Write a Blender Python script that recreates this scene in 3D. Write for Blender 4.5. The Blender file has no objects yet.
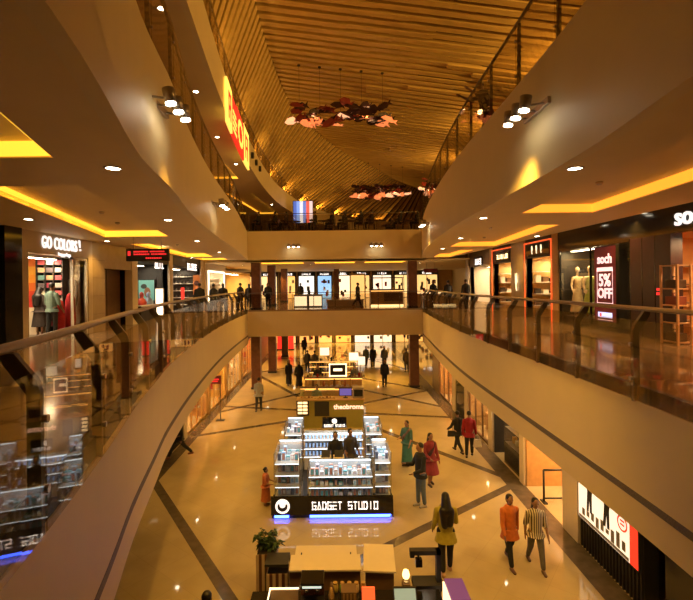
import bpy, bmesh, math, random
from mathutils import Vector, Matrix
random.seed(7)
S = bpy.context.scene
C = S.collection
R = math.radians
G = -4.95          # ground floor level
L2 = 4.95          # second balcony level
L3 = 9.75          # third balcony level

# ---------------------------------------------------------------- materials
MATS = {}
def nodes(name):
    m = bpy.data.materials.new(name); m.use_nodes = True
    nt = m.node_tree
    return m, nt, nt.nodes['Principled BSDF']
def mat(name, col, rough=.5, metal=0., var=.06, scale=6., bump=0., spec=.5, trans=0., coat=0.):
    if name in MATS: return MATS[name]
    m, nt, b = nodes(name)
    b.inputs['Roughness'].default_value = rough
    b.inputs['Metallic'].default_value = metal
    b.inputs['Specular IOR Level'].default_value = spec
    b.inputs['Coat Weight'].default_value = coat
    b.inputs['Transmission Weight'].default_value = trans
    tc = nt.nodes.new('ShaderNodeTexCoord'); n = nt.nodes.new('ShaderNodeTexNoise')
    n.inputs['Scale'].default_value = scale; n.inputs['Detail'].default_value = 3
    nt.links.new(tc.outputs['Object'], n.inputs['Vector'])
    r = nt.nodes.new('ShaderNodeValToRGB')
    c0 = [max(0, c*(1-var)) for c in col]; c1 = [min(1, c*(1+var)) for c in col]
    r.color_ramp.elements[0].position = .3; r.color_ramp.elements[1].position = .7
    r.color_ramp.elements[0].color = (*c0, 1); r.color_ramp.elements[1].color = (*c1, 1)
    nt.links.new(n.outputs['Fac'], r.inputs['Fac']); nt.links.new(r.outputs['Color'], b.inputs['Base Color'])
    if bump:
        bp = nt.nodes.new('ShaderNodeBump'); bp.inputs['Strength'].default_value = bump
        nt.links.new(n.outputs['Fac'], bp.inputs['Height']); nt.links.new(bp.outputs['Normal'], b.inputs['Normal'])
    MATS[name] = m
    return m
def glow(name, col, k):
    if name in MATS: return MATS[name]
    m, nt, b = nodes(name)
    b.inputs['Base Color'].default_value = (*[min(1, c) for c in col], 1)
    b.inputs['Emission Color'].default_value = (*col, 1)
    b.inputs['Emission Strength'].default_value = k
    MATS[name] = m
    return m
def glass(name, tint, gloss=.09, rough=.02):
    if name in MATS: return MATS[name]
    m = bpy.data.materials.new(name); m.use_nodes = True; nt = m.node_tree
    nt.nodes.remove(nt.nodes['Principled BSDF'])
    out = nt.nodes['Material Output']
    t = nt.nodes.new('ShaderNodeBsdfTransparent'); t.inputs[0].default_value = (*tint, 1)
    g = nt.nodes.new('ShaderNodeBsdfGlossy'); g.inputs['Roughness'].default_value = rough
    lw = nt.nodes.new('ShaderNodeLayerWeight'); lw.inputs['Blend'].default_value = .5
    pw = nt.nodes.new('ShaderNodeMath'); pw.operation = 'POWER'; pw.inputs[1].default_value = 4
    nt.links.new(lw.outputs['Facing'], pw.inputs[0])
    f = nt.nodes.new('ShaderNodeMath'); f.operation = 'MULTIPLY_ADD'; f.inputs[1].default_value = .36; f.inputs[2].default_value = gloss
    nt.links.new(pw.outputs[0], f.inputs[0])
    mx = nt.nodes.new('ShaderNodeMixShader')
    nt.links.new(f.outputs[0], mx.inputs[0]); nt.links.new(t.outputs[0], mx.inputs[1]); nt.links.new(g.outputs[0], mx.inputs[2])
    nt.links.new(mx.outputs[0], out.inputs[0])
    MATS[name] = m
    return m
def marble():
    m, nt, b = nodes('polished_marble')
    L = nt.links.new
    tc = nt.nodes.new('ShaderNodeTexCoord')
    mp = nt.nodes.new('ShaderNodeMapping'); mp.inputs['Rotation'].default_value = (0, 0, R(38))
    L(tc.outputs['Object'], mp.inputs['Vector'])
    br = nt.nodes.new('ShaderNodeTexBrick')
    br.offset = 0; br.inputs['Scale'].default_value = 1.0
    br.inputs['Brick Width'].default_value = .8; br.inputs['Row Height'].default_value = .8
    br.inputs['Mortar Size'].default_value = .004
    br.inputs['Color1'].default_value = (.60, .48, .27, 1); br.inputs['Color2'].default_value = (.575, .46, .255, 1)
    br.inputs['Mortar'].default_value = (.49, .39, .21, 1)
    L(mp.outputs[0], br.inputs['Vector'])
    n = nt.nodes.new('ShaderNodeTexNoise'); n.inputs['Scale'].default_value = 1.3; n.inputs['Detail'].default_value = 6
    L(tc.outputs['Object'], n.inputs['Vector'])
    mx = nt.nodes.new('ShaderNodeMixRGB'); mx.blend_type = 'MULTIPLY'; mx.inputs[0].default_value = .35
    L(br.outputs['Color'], mx.inputs[1]); L(n.outputs['Fac'], mx.inputs[2])
    L(mx.outputs[0], b.inputs['Base Color'])
    b.inputs['Roughness'].default_value = .06; b.inputs['Specular IOR Level'].default_value = .75
    MATS['marble'] = m
    return m
def wood(name, c0, c1):
    m, nt, b = nodes(name); L = nt.links.new
    tc = nt.nodes.new('ShaderNodeTexCoord'); mp = nt.nodes.new('ShaderNodeMapping')
    mp.inputs['Scale'].default_value = (.5, 4, 4); L(tc.outputs['Object'], mp.inputs['Vector'])
    n = nt.nodes.new('ShaderNodeTexNoise'); n.inputs['Scale'].default_value = 1.2; n.inputs['Detail'].default_value = 5
    L(mp.outputs[0], n.inputs['Vector'])
    r = nt.nodes.new('ShaderNodeValToRGB')
    r.color_ramp.elements[0].position = .3; r.color_ramp.elements[1].position = .7
    r.color_ramp.elements[0].color = (*c0, 1); r.color_ramp.elements[1].color = (*c1, 1)
    L(n.outputs['Fac'], r.inputs['Fac']); L(r.outputs['Color'], b.inputs['Base Color'])
    b.inputs['Roughness'].default_value = .5
    MATS[name] = m
    return m
paint = mat('wall_paint', (.70, .58, .33), .55, var=.02, scale=2)
ceilp = mat('ceiling_paint', (.72, .57, .30), .6, var=.02, scale=2)
MARB = marble(); WOOD = wood('ceiling_timber', (.49,.32,.085), (.64,.43,.13)); WOOD_SHADE = wood('ceiling_timber_painted_shade', (.075,.045,.014), (.11,.065,.02))  # second timber is darkened to paint groove shade into the ceiling
floor1 = mat('upper_floor_tile', (.30, .21, .13), .12, var=.08, scale=1.5, spec=.6)
inlay = mat('dark_marble_inlay', (.115, .09, .065), .16, var=.2, scale=5)
steel = mat('brushed_steel', (.42, .36, .3), .38, metal=.8, scale=30)
rail_m = mat('rail_wood_steel', (.34, .26, .18), .34, metal=.35, scale=20)
darkst = mat('dark_post_steel', (.15, .12, .09), .4, metal=.4, scale=30)
groove = mat('vent_groove', (.13, .105, .08), .6, var=.3, scale=60)
colm = mat('column_red_stone', (.15, .06, .035), .35, var=.2, scale=5)
blk = mat('black_gloss', (.012, .011, .011), .12, var=.2)
blkm = mat('black_matt', (.02, .018, .017), .5, var=.2)
RAILG = glass('balustrade_glass', (.86, .81, .73), .05)
SHOPG = glass('shop_glass', (.95, .92, .87), .04)
WHITE = glow('sign_white', (1, .95, .9), 1.0)
DL = glow('downlight_lens', (1, .86, .62), 26)
COVE = glow('cove_light', (1, .50, .035), 1.55)
COVER = glow('cove_light_amber', (1, .38, .03), 1.2)

# ---------------------------------------------------------------- mesh builder
class MB:
    def __init__(s): s.v = []; s.f = []; s.mi = []; s.mats = []
    def _m(s, m):
        if m not in s.mats: s.mats.append(m)
        return s.mats.index(m)
    def add(s, vs, fs, m):
        o = len(s.v); s.v += [tuple(v) for v in vs]; k = s._m(m)
        for f in fs: s.f.append([i+o for i in f]); s.mi.append(k)
        return s
    def hexa(s, p, m):
        return s.add(p, [(0,3,2,1),(4,5,6,7),(0,1,5,4),(1,2,6,5),(2,3,7,6),(3,0,4,7)], m)
    def box(s, x0, x1, y0, y1, z0, z1, m):
        return s.hexa([(x0,y0,z0),(x1,y0,z0),(x1,y1,z0),(x0,y1,z0),(x0,y0,z1),(x1,y0,z1),(x1,y1,z1),(x0,y1,z1)], m)
    def rings(s, rs, m, caps=True):
        n = len(rs[0]); vs = [p for r in rs for p in r]; fs = []
        for k in range(len(rs)-1):
            for i in range(n):
                j = (i+1) % n
                fs.append((k*n+i, k*n+j, (k+1)*n+j, (k+1)*n+i))
        if caps:
            fs.append(tuple(range(n))[::-1]); fs.append(tuple((len(rs)-1)*n+i for i in range(n)))
        return s.add(vs, fs, m)
    def cyl(s, p0, p1, r0, m, r1=None, n=10):
        r1 = r0 if r1 is None else r1
        p0 = Vector(p0); p1 = Vector(p1); d = (p1-p0).normalized()
        a = d.orthogonal().normalized(); b = d.cross(a)
        return s.rings([[p+(a*math.cos(t)+b*math.sin(t))*r for t in [2*math.pi*i/n for i in range(n)]] for p, r in ((p0,r0),(p1,r1))], m)
    def cap(s, p0, p1, r0, m, r1=None, n=10, k=3):
        r1 = r0 if r1 is None else r1
        p0 = Vector(p0); p1 = Vector(p1); d = (p1-p0)
        d = d.normalized() if d.length > 1e-6 else Vector((0,0,1))
        a = d.orthogonal().normalized(); b = d.cross(a); rs = []
        def ring(p, r): rs.append([p+(a*math.cos(2*math.pi*i/n)+b*math.sin(2*math.pi*i/n))*r for i in range(n)])
        for i in range(k+1):
            t = math.pi/2*(i/k if i else .06); ring(p0-d*r0*math.cos(t), r0*math.sin(t))
        for i in range(k, -1, -1):
            t = math.pi/2*(i/k if i else .06); ring(p1+d*r1*math.cos(t), r1*math.sin(t))
        return s.rings(rs, m)
    def ell(s, c, rx, ry, rz, m, n=12, k=8, rot=None):
        rs = []; c = Vector(c)
        for i in range(k+1):
            t = -math.pi/2+math.pi*min(max(i/k, .02), .98)
            ring = []
            for j in range(n):
                q = 2*math.pi*j/n
                v = Vector((rx*math.cos(t)*math.cos(q), ry*math.cos(t)*math.sin(q), rz*math.sin(t)))
                ring.append(c+(rot @ v if rot else v))
            rs.append(ring)
        return s.rings(rs, m)
    def lathe(s, c, prof, m, n=16):
        return s.rings([[(c[0]+r*math.cos(2*math.pi*i/n), c[1]+r*math.sin(2*math.pi*i/n), c[2]+z) for i in range(n)] for r, z in prof], m)
    def ring(s, c, r0, r1, z0, z1, m, n=14):
        P = lambda r, z: [(c[0]+r*math.cos(2*math.pi*i/n), c[1]+r*math.sin(2*math.pi*i/n), c[2]+z) for i in range(n)]
        return s.rings([P(r0,z0),P(r1,z0),P(r1,z1),P(r0,z1),P(r0,z0)], m, caps=False)
    def oval(s, rows, m, n=14):      # rows of (cx, cy, z, rx, ry): a vertical lofted skin
        return s.rings([[(cx+rx*math.cos(2*math.pi*i/n), cy+ry*math.sin(2*math.pi*i/n), z) for i in range(n)] for cx, cy, z, rx, ry in rows], m)
    def sweep(s, path, prof, m, closed_prof=True):
        # prof: list of (perp, z) ; perp measured to the left-hand normal of the path in plan
        rs = []
        for i, p in enumerate(path):
            a = Vector(path[max(i-1,0)]); b = Vector(path[min(i+1,len(path)-1)])
            d = (b-a); nrm = Vector((-d.y, d.x, 0)).normalized()
            q = Vector((p[0], p[1], p[2] if len(p) > 2 else 0))
            rs.append([q+nrm*u+Vector((0,0,w)) for u, w in prof])
        return s.rings(rs, m)
    def tube(s, path, r, m, n=8):
        rs = []
        up = None
        for i, p in enumerate(path):
            a = Vector(path[max(i-1,0)]); b = Vector(path[min(i+1,len(path)-1)]); d = (b-a).normalized()
            if up is None: up = d.orthogonal().normalized()
            up = (up-d*up.dot(d)).normalized(); w = d.cross(up)
            rs.append([Vector(p)+(up*math.cos(2*math.pi*k/n)+w*math.sin(2*math.pi*k/n))*r for k in range(n)])
        return s.rings(rs, m)
    def poly(s, pts, axis, t0, t1, m):     # extrude a 2D outline; axis 'x','y','z' is the thickness axis
        def P(u, v, t): return {'x': (t,u,v), 'y': (u,t,v), 'z': (u,v,t)}[axis]
        n = len(pts); vs = [P(u,v,t0) for u,v in pts]+[P(u,v,t1) for u,v in pts]
        fs = [tuple(range(n))[::-1], tuple(range(n, 2*n))]+[(i,(i+1)%n,n+(i+1)%n,n+i) for i in range(n)]
        return s.add(vs, fs, m)
    def mesh(s, name):
        me = bpy.data.meshes.new(name); me.from_pydata(s.v, [], s.f)
        for m in s.mats: me.materials.append(m)
        me.polygons.foreach_set('material_index', s.mi)
        bm = bmesh.new(); bm.from_mesh(me); bmesh.ops.recalc_face_normals(bm, faces=bm.faces); bm.to_mesh(me); bm.free()
        return me
    def build(s, name, parent=None, loc=(0,0,0), rz=0, smooth=False, bevel=0):
        me = s.mesh(name)
        if smooth: me.polygons.foreach_set('use_smooth', [True]*len(me.polygons))
        o = bpy.data.objects.new(name, me); C.objects.link(o)
        o.location = loc; o.rotation_euler = (0,0,rz)
        if parent: o.parent = parent
        if bevel:
            b = o.modifiers.new('bevel', 'BEVEL'); b.width = bevel; b.segments = 2; b.limit_method = 'ANGLE'
        return o
def tag(o, label=None, cat=None, group=None, kind=None):
    if label: o['label'] = label
    if cat: o['category'] = cat
    if group: o['group'] = group
    if kind: o['kind'] = kind
    return o
def thing(name, label, cat, loc=(0,0,0), rz=0, group=None):
    o = bpy.data.objects.new(name, None); C.objects.link(o)
    o.location = loc; o.rotation_euler = (0,0,rz); o.empty_display_size = .1
    return tag(o, label, cat, group)
def dup(root, loc, rz=None, label=None, group=None, scale=None):
    r = root.copy(); C.objects.link(r); r.location = loc
    if rz is not None: r.rotation_euler = (0,0,rz)
    if scale: r.scale = scale
    if label: r['label'] = label
    if group: r['group'] = group
    for ch in list(root.children):
        c = ch.copy(); C.objects.link(c); c.parent = r
        for g in ch.children:
            d = g.copy(); C.objects.link(d); d.parent = c
    return r
def struct(name, mb, **k):
    o = mb.build(name, **k); o['kind'] = 'structure'; return o
def text_mesh(txt, size, depth, m, shear=0, bold=0, spacing=1):
    cu = bpy.data.curves.new('lettering', 'FONT'); cu.body = txt; cu.size = size; cu.extrude = depth/2
    cu.align_x = 'CENTER'; cu.align_y = 'CENTER'; cu.shear = shear; cu.offset = bold; cu.space_character = spacing
    cu.resolution_u = 3
    o = bpy.data.objects.new('lettering', cu); C.objects.link(o)
    bpy.context.view_layer.update()
    me = bpy.data.meshes.new_from_object(o.evaluated_get(bpy.context.evaluated_depsgraph_get()))
    bpy.data.objects.remove(o); me.materials.clear(); me.materials.append(m)
    return me
def letters(txt, size, m, parent, loc, rot, depth=.02, name='lettering', **k):
    o = bpy.data.objects.new(name, text_mesh(txt, size, depth, m, **k)); C.objects.link(o)
    o.parent = parent; o.location = loc; o.rotation_euler = rot
    return o
def interp(pts, y, k=0):                    # smooth curve x(y) through (x, y) knots
    n = len(pts)
    if y <= pts[0][1]:
        a, b = pts[0], pts[1]; return a[0]+(b[0]-a[0])*(y-a[1])/(b[1]-a[1])
    if y >= pts[-1][1]:
        a, b = pts[-2], pts[-1]; return b[0]+(b[0]-a[0])*(y-b[1])/(b[1]-a[1])
    for i in range(n-1):
        if pts[i][1] <= y <= pts[i+1][1]: break
    def sl(j):
        a = pts[max(j-1,0)]; b = pts[min(j+1,n-1)]; return (b[0]-a[0])/(b[1]-a[1])
    h = pts[i+1][1]-pts[i][1]; t = (y-pts[i][1])/h
    return ((2*t**3-3*t*t+1)*pts[i][0]+(t**3-2*t*t+t)*h*sl(i)+(3*t*t-2*t**3)*pts[i+1][0]+(t**3-t*t)*h*sl(i+1))
def span(a, b, st=.5):
    n = max(1, int(round((b-a)/st))); return [a+(b-a)*i/n for i in range(n+1)]

# plan curves of the balcony edges, knots (x, y)
E1L = [(-1.15,-2),(-1.6,.5),(-2.08,3),(-2.55,5),(-2.95,6.5),(-3.35,8.3),(-3.7,9.9),(-4.25,13.4),(-4.9,19),(-5.25,24),(-5.42,28)]
E1R = [(4.05,-2),(4.25,3),(4.35,6),(4.38,9),(4.42,15),(4.72,20),(5.05,24),(5.4,28)]
E2L = [(-.9,-2),(-1.55,2.45),(-2.3,5.4),(-2.6,7.3),(-3.05,9.6),(-3.55,13),(-4.2,19),(-4.85,24),(-5.4,28)]
E2R = [(2.2,-2),(2.72,3.3),(2.98,5.2),(3.1,7.5),(3.26,12),(3.7,17),(4.35,22),(5.4,28)]
E3 = [(-1.4,-2),(-2.7,5),(-3.45,11),(-4.1,17),(-4.65,24),(-4.8,32),(-4.35,39),(-2.6,47),(1.2,55),(6,60),(12,64)]
RIDGE = [(-3.4,-3),(-3.45,18),(-3.5,25.5),(-2.9,33),(-.3,41.5),(3.4,48.5),(8.5,57.8),(15,67)]
EX = {'1L': lambda y: interp(E1L, y), '1R': lambda y: interp(E1R, y), '2L': lambda y: interp(E2L, y), '2R': lambda y: interp(E2R, y), '3': lambda y: interp(E3, y)}
YN, YB = -2.0, 28.0        # near end of the balconies, and the cross bridge
WX = 13.0                  # outer walls

# ---------------------------------------------------------------- ground floor
struct('floor', MB().box(-WX, WX, YN-2, 66, G-.2, G, MARB))
fi = MB()
def strip(x0, y0, x1, y1, w=.27):
    d = Vector((x1-x0, y1-y0)).normalized(); n = Vector((-d.y, d.x))*w/2
    z0, z1 = G-.02, G+.003
    q = [(x0+n.x,y0+n.y),(x0-n.x,y0-n.y),(x1-n.x,y1-n.y),(x1+n.x,y1+n.y)]
    fi.hexa([(a,b,z0) for a,b in q]+[(a,b,z1) for a,b in q], inlay)
for q in [(-6.2,15.2,-1.2,7.8),(5.8,14.6,-.5,9.9),(5.8,14.75,.6,21.9),(-6.2,19.5,-.4,22.5),(-6.2,24.3,5.8,21.75),(-6,33.3,-.6,23.2),(-6.2,23.0,-.5,28.5),(.6,28.7,5.8,23.4),(.9,24.2,5.6,27.4),(5.6,27.4,-.3,33),(-6,33.4,.4,39),(-6.2,40,6,38.2),(0,44,6,33)]:
    strip(*q)
for x0, x1 in ((5.42, 5.98), (-6.42, -5.98)):
    fi.box(x0, x1, -3, 64, G-.02, G+.002, inlay)
struct('trim_1', fi)

# ---------------------------------------------------------------- balcony slabs, fascias and soffits
def band(mb, f0, f1, ys, z0, z1, m):        # thick sheet between two plan curves
    for a, b in zip(ys, ys[1:]):
        p = [(f0(a),a),(f1(a),a),(f1(b),b),(f0(b),b)]
        mb.hexa([(x,y,z0) for x,y in p]+[(x,y,z1) for x,y in p], m)
def fascia(name, f, sgn, ys, z0, z1, m=None, groove_z=None, thick=.16):
    mb = MB(); path = [(f(y), y, 0) for y in ys]
    u = -sgn*thick                          # towards the walkway
    def N(u): return u
    mb.sweep(path, [(0,z0),(0,z1),(u,z1),(u,z0)] , m or paint)
    struct(name, mb, smooth=False)
    if groove_z is not None:
        g = MB(); e = sgn*.006
        g.sweep(path, [(e,groove_z-.055),(e,groove_z+.055),(-e*2,groove_z+.055),(-e*2,groove_z-.055)], groove)
        struct(name.replace('wall','trim'), g)
ys = span(YN, YB, .5)
# left normal of a path running +y is -x: walkway lies on +perp for the left side
def path_side(side): return -1 if side == 'L' else 1
for side, wall in (('L', -WX), ('R', WX)):
    f1, f2 = EX['1'+side], EX['2'+side]; sg = path_side(side); out = -1 if side == 'L' else 1
    nm = 'left' if side == 'L' else 'right'
    fascia('wall_'+nm+'_lower_fascia', f1, sg, ys, -2.1, -.2, groove_z=-1.6)
    fascia('wall_'+nm+'_upper_fascia', f2, sg, ys, 3.1, 4.85)
    mb = MB(); band(mb, lambda y: f1(y)+out*.16, lambda y: wall, ys, -.25, 0, floor1); struct('floor_upper_'+nm, mb)
    mb = MB(); band(mb, lambda y: f1(y)+out*.16, lambda y: wall, ys, -2.1, -2.0, ceilp); struct('ceiling_ground_'+nm, mb)
    mb = MB(); band(mb, lambda y: f2(y)+out*.16, lambda y: wall, ys, L2-.25, L2, floor1); struct('floor_second_'+nm, mb)
    mb = MB(); path = [(f1(y)+out*.02, y, 0) for y in ys]
    mb.sweep(path, [(0,-.2),(0,.02),(-sg*.1,.02),(-sg*.1,-.2)], blkm); struct('trim_'+nm+'_kerb', mb)

def soffit(name, z, zt, f_edge, wall, out, y0, y1, trays, lightmat, step=None):
    """ceiling sheet with rectangular light trays cut out; tray = (ya, yb, inner(y), outer(y))"""
    mb = MB(); cuts = sorted({y0, y1} | {t[0] for t in trays} | {t[1] for t in trays})
    for a, b in zip(cuts, cuts[1:]):
        yy = span(a, b, .6); t = [t for t in trays if t[0] <= a and b <= t[1]]
        if not t:
            band(mb, lambda y: f_edge(y)+out*.16, lambda y: wall, yy, z, z+.1, ceilp)
        else:
            t = t[0]
            band(mb, lambda y: f_edge(y)+out*.16, t[2], yy, z, z+.1, ceilp)
            band(mb, t[3], lambda y: wall, yy, z, z+.1, ceilp)
            band(mb, t[2], t[3], yy, z+zt, z+zt+.06, ceilp)
    if step:
        band(mb, lambda y: step[0]-.08, lambda y: step[0], span(y0,y1,4), z+.1, step[1]+.1, ceilp)
        band(mb, lambda y: step[0], lambda y: step[2], span(y0,y1,4), step[1], step[1]+.1, ceilp)
    struct(name, mb)
    for k, t in enumerate(trays):
        lm = MB(); yy = span(t[0], t[1], .6); e = .03
        lm.sweep([(t[2](y), y, 0) for y in yy], [(0,z+.02),(0,z+zt),(e,z+zt),(e,z+.02)], lightmat)
        lm.sweep([(t[3](y), y, 0) for y in yy], [(0,z+.02),(0,z+zt),(e,z+zt),(e,z+.02)], lightmat)
        for y in (t[0], t[1]):
            lm.box(min(t[2](y),t[3](y)), max(t[2](y),t[3](y)), y-.015, y+.015, z+.02, z+zt, lightmat)
        tag(lm.build('cove_light'), t[4], 'cove light', 'lit ceiling coves')
lin = lambda x0,y0,x1,y1: (lambda y: x0+(x1-x0)*(y-y0)/(y1-y0))
soffit('ceiling_left', 3.1, .2, EX['2L'], -WX, -1, YN, YB, [
    (1.5, 5.4, lin(-2.2,1.5,-3.35,5.4), lin(-4.2,1.5,-5.2,5.4), 'glowing yellow ceiling cove nearest the camera at far left'),
    (6.9, 14.2, lin(-3.9,6.9,-5.2,14.2), lin(-5.45,6.9,-7.2,14.2), 'long yellow ceiling cove in front of the clothing shop at left'),
    (16.5, 24.6, lin(-5.6,16.5,-6.6,24.6), lin(-7.5,16.5,-8.05,24.6), 'yellow ceiling cove above the hanging red letter board'),
    (25.6, 27.6, lin(-6.3,25.6,-6.5,27.6), lin(-8,25.6,-8.05,27.6), 'short yellow ceiling cove by the left column')], COVE)
soffit('ceiling_right', 3.1, .2, EX['2R'], 7.15, 1, YN, YB, [
    (2.0, 10.3, lin(3.7,2,4.25,10.3), lin(5.3,2,5.9,10.3), 'long amber ceiling cove over the walkway at upper right'),
    (12.4, 19.6, lin(4.4,12.4,5.0,19.6), lin(6.2,12.4,6.95,19.6), 'second amber ceiling cove on the right walkway'),
    (21.6, 27.4, lin(5.3,21.6,6.0,27.4), lin(6.7,21.6,6.95,27.4), 'farthest amber ceiling cove of the right walkway')], COVER, (7.15, 3.42, WX))

# far part: cross bridge at each level, floors running on behind it
far = MB(); far.box(-WX, WX, YB, 62, -.25, -.1+.1, floor1); struct('floor_upper_far', far)
far = MB(); far.box(-5.6, 5.6, YB-.02, YB+.2, -1.65, -.1, paint); struct('wall_bridge_lower_fascia', far)
far = MB(); far.box(-WX, WX, YB+.02, 62, -1.65, -1.5, ceilp); struct('ceiling_ground_far', far)
far = MB(); far.box(-5.6, 5.6, YB+.1, YB+.3, 2.95, 4.88, paint); struct('wall_bridge_upper_fascia', far)
far = MB(); far.box(-WX, WX, YB+.3, 62, L2-.25, L2, floor1); struct('floor_second_far', far)
far = MB()                                   # far ceiling with three cross coves
cov = [(-5.0,-2.1),(-1.35,1.35),(2.0,4.7)]
yA, yBt = 29.4, 31.4
far.box(-WX, WX, YB+.1, yA, 2.98, 3.08, ceilp); far.box(-WX, WX, yBt, 62, 2.98, 3.08, ceilp)
xs = [-WX]+[v for c in cov for v in c]+[WX]
for i in range(0, len(xs), 2): far.box(xs[i], xs[i+1], yA, yBt, 2.98, 3.08, ceilp)
for a, b in cov: far.box(a, b, yA, yBt, 3.2, 3.26, ceilp)
struct('ceiling_far', far)
for (a, b), w in zip(cov, ('left', 'middle', 'right')):
    lm = MB()
    for y in (yA, yBt): lm.box(a, b, y-.015, y+.015, 3.0, 3.2, COVE)
    for x in (a, b): lm.box(x-.015, x+.015, yA, yBt, 3.0, 3.2, COVE)
    tag(lm.build('cove_light'), 'yellow ceiling cove behind the bridge, %s of three' % w, 'cove light', 'lit ceiling coves')

# third level: slab, soffit and its edge
y3 = span(YN, 63.5, .8)
fascia('wall_third_fascia', EX['3'], -1, y3, 8.25, 9.7)
mb = MB(); band(mb, lambda y: EX['3'](y)-.15, lambda y: -WX-1, y3, L3-.2, L3, floor1); struct('floor_third', mb)
soffit('ceiling_second', 8.25, .15, EX['3'], -WX-1, -1, YN, 63.5, [
    (24.2, 28.5, lambda y: -6.0, lambda y: -7.6, 'short yellow cove in the dark ceiling of the second balcony'),
    (33.0, 43.0, lin(-6.0,33,-5.3,43), lin(-7.9,33,-7.0,43), 'long yellow cove over the food court at far left')], COVE)

# timber ceiling: stepped boards that fold down along a ridge
ridge = lambda y: interp(RIDGE, y)
mb = MB(); y = -3.0; i = 0
def ceil_z(x, y):
    r = ridge(y)
    return 14.5-.14*(x-r) if x > r else 14.5+(x-r)*max(.2, (14.5-9.9)/max(.4, r-(EX['3'](y)-.8)))
rc = random.Random(3); joint = (5.5,5.5,7,4.2,4.2,6.5,8); ph = (0,0,1,0,1,0,0,1,0)
while y < 66.5:
    w = .36 if i % 2 == 0 else .27
    W = WOOD_SHADE if i % 2 else WOOD  # recessed boards get the colour with shade painted in
    r = ridge(y+w/2); e = EX['3'](min(y+w/2, 64))-.8
    if e < r-.3:
        dz = (i % 2)*.10
        xa = [e, r]
        z0, z1 = 9.9, 14.5
        nx, nz = (z1-z0), -(r-e); l = math.hypot(nx, nz); nx, nz = nx/l, nz/l
        a = (e-nx*dz, z0-nz*dz); b = (r-nx*dz*.5, z1+dz)
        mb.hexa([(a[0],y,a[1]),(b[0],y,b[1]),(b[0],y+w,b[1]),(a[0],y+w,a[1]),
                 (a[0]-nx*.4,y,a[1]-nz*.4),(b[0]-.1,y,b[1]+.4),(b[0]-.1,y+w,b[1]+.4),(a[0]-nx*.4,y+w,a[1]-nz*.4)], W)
    x = r; seg = 0
    while x < 17:
        x2 = min(17.5, x+rc.choice((4.2,6.0,7.5,9)) if seg else x+joint[i//2 % 7]); dz = (i % 2)*.16+(i//12+seg) % 3*.04
        z0 = 14.5-.14*(x-r)+dz; z1 = 14.5-.14*(x2-r)+dz
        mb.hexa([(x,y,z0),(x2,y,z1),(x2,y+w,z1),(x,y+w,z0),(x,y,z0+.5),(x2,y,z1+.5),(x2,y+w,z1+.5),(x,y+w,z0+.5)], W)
        x = x2; seg += 1
    y += w; i += 1
struct('ceiling', mb)
# outer walls
struct('wall_back', MB().box(-WX-1, 18, 66, 66.3, G, 16, paint))
struct('wall_near', MB().box(-WX-1, 18, YN-2.3, YN-2, G, 16, paint))
struct('wall_left', MB().box(-WX-1.3, -WX-1, YN-2, 66, G, 16, paint))
struct('wall_right', MB().box(17.6, 17.9, YN-2, 66, G, 16, paint).box(WX, WX+.3, YN-2, 66, G, L2, paint))
# near bridge the photographer stands on
struct('floor_near_bridge', MB().box(-1.2, 4.1, YN-2, -.35, -.25, 0, floor1))
# ---------------------------------------------------------------- lamps of the building
EXPO = 0.11
WARM = (1, .525, .082)
def spot(name, parent, loc, tgt, energy, angle=110, blend=.8, col=WARM, rad=.06):
    l = bpy.data.lights.new(name, 'SPOT'); l.energy = energy; l.color = col
    l.spot_size = R(angle); l.spot_blend = blend; l.shadow_soft_size = rad
    o = bpy.data.objects.new(name, l); C.objects.link(o); o.parent = parent; o.location = loc
    o.rotation_euler = (Vector(tgt)-Vector(loc)).to_track_quat('-Z','Y').to_euler()
    return o
def downlight(x, y, z, label, group, e=60, r=.09):
    t = thing('downlight', label, 'ceiling light', (x,y,z), 0, group)
    MB().ring((0,0,0), r, r*1.25, .02, -.012, steel).build('rim', t, smooth=True)
    MB().lathe((0,0,0), [(.001,.005),(r,.005),(r,-.006),(.001,-.006)], DL, 14).build('lens', t)
    if e: spot('lamp', t, (0,0,-.03), (0,0,-1), e)
    return t
def wcomp(ys): return ys
dl = [(-2.88,5.9,'round downlight at the edge of the left balcony ceiling, nearest the camera'),(-6.9,10.2,'round downlight left of the shop sign, by the black pillar'),
      (-7.7,15.3,'round downlight right of the clothing shop sign'),(-3.9,10.6,'second round downlight along the left balcony edge'),
      (-4.77,15.7,'third round downlight along the left balcony edge'),(-5.36,21,'fourth round downlight along the left balcony edge'),(-7.9,25,'round downlight at far end of the left shops'),(-7.6,20,'round downlight in front of the shop with portrait screen')]
for x, y, l in dl: downlight(x, y, 3.1, l, 'left balcony downlights', 130)
dr = [(3.31,6.2,'round downlight on the right soffit edge, nearest the camera'),(3.6,10.9,'second round downlight along the right soffit edge'),
      (6.9,15.4,'round downlight before the two neon framed shops'),(7.75,13.0,'left of two close downlights above the sale sign'),(8.15,12.6,'right of two close downlights above the sale sign'),
      (7.7,15.2,'round downlight at the corner of the dark shop'),(7.6,20.1,'round downlight over the second framed shop'),(7.7,24.8,'round downlight at the far end of the right shops'),(4.4,15.8,'third round downlight along the right soffit edge'),(4.9,20.5,'fourth round downlight along the right soffit edge'),(7.9,9.0,'round downlight at the dark shop window')]
for x, y, l in dr: downlight(x, y, 3.42 if x > 7.15 else 3.1, l, 'right balcony downlights', 130)
for k, (x, y) in enumerate([(-4.1,10.9),(-4.72,15.6),(-5.24,20.4),(-5.4,25),(-5.2,37.7)]):
    downlight(x, y, 8.25, 'round downlight in the second balcony ceiling, %s from the camera' % ('first','second','third','fourth','farthest')[k], 'second balcony downlights', 90)
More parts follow.
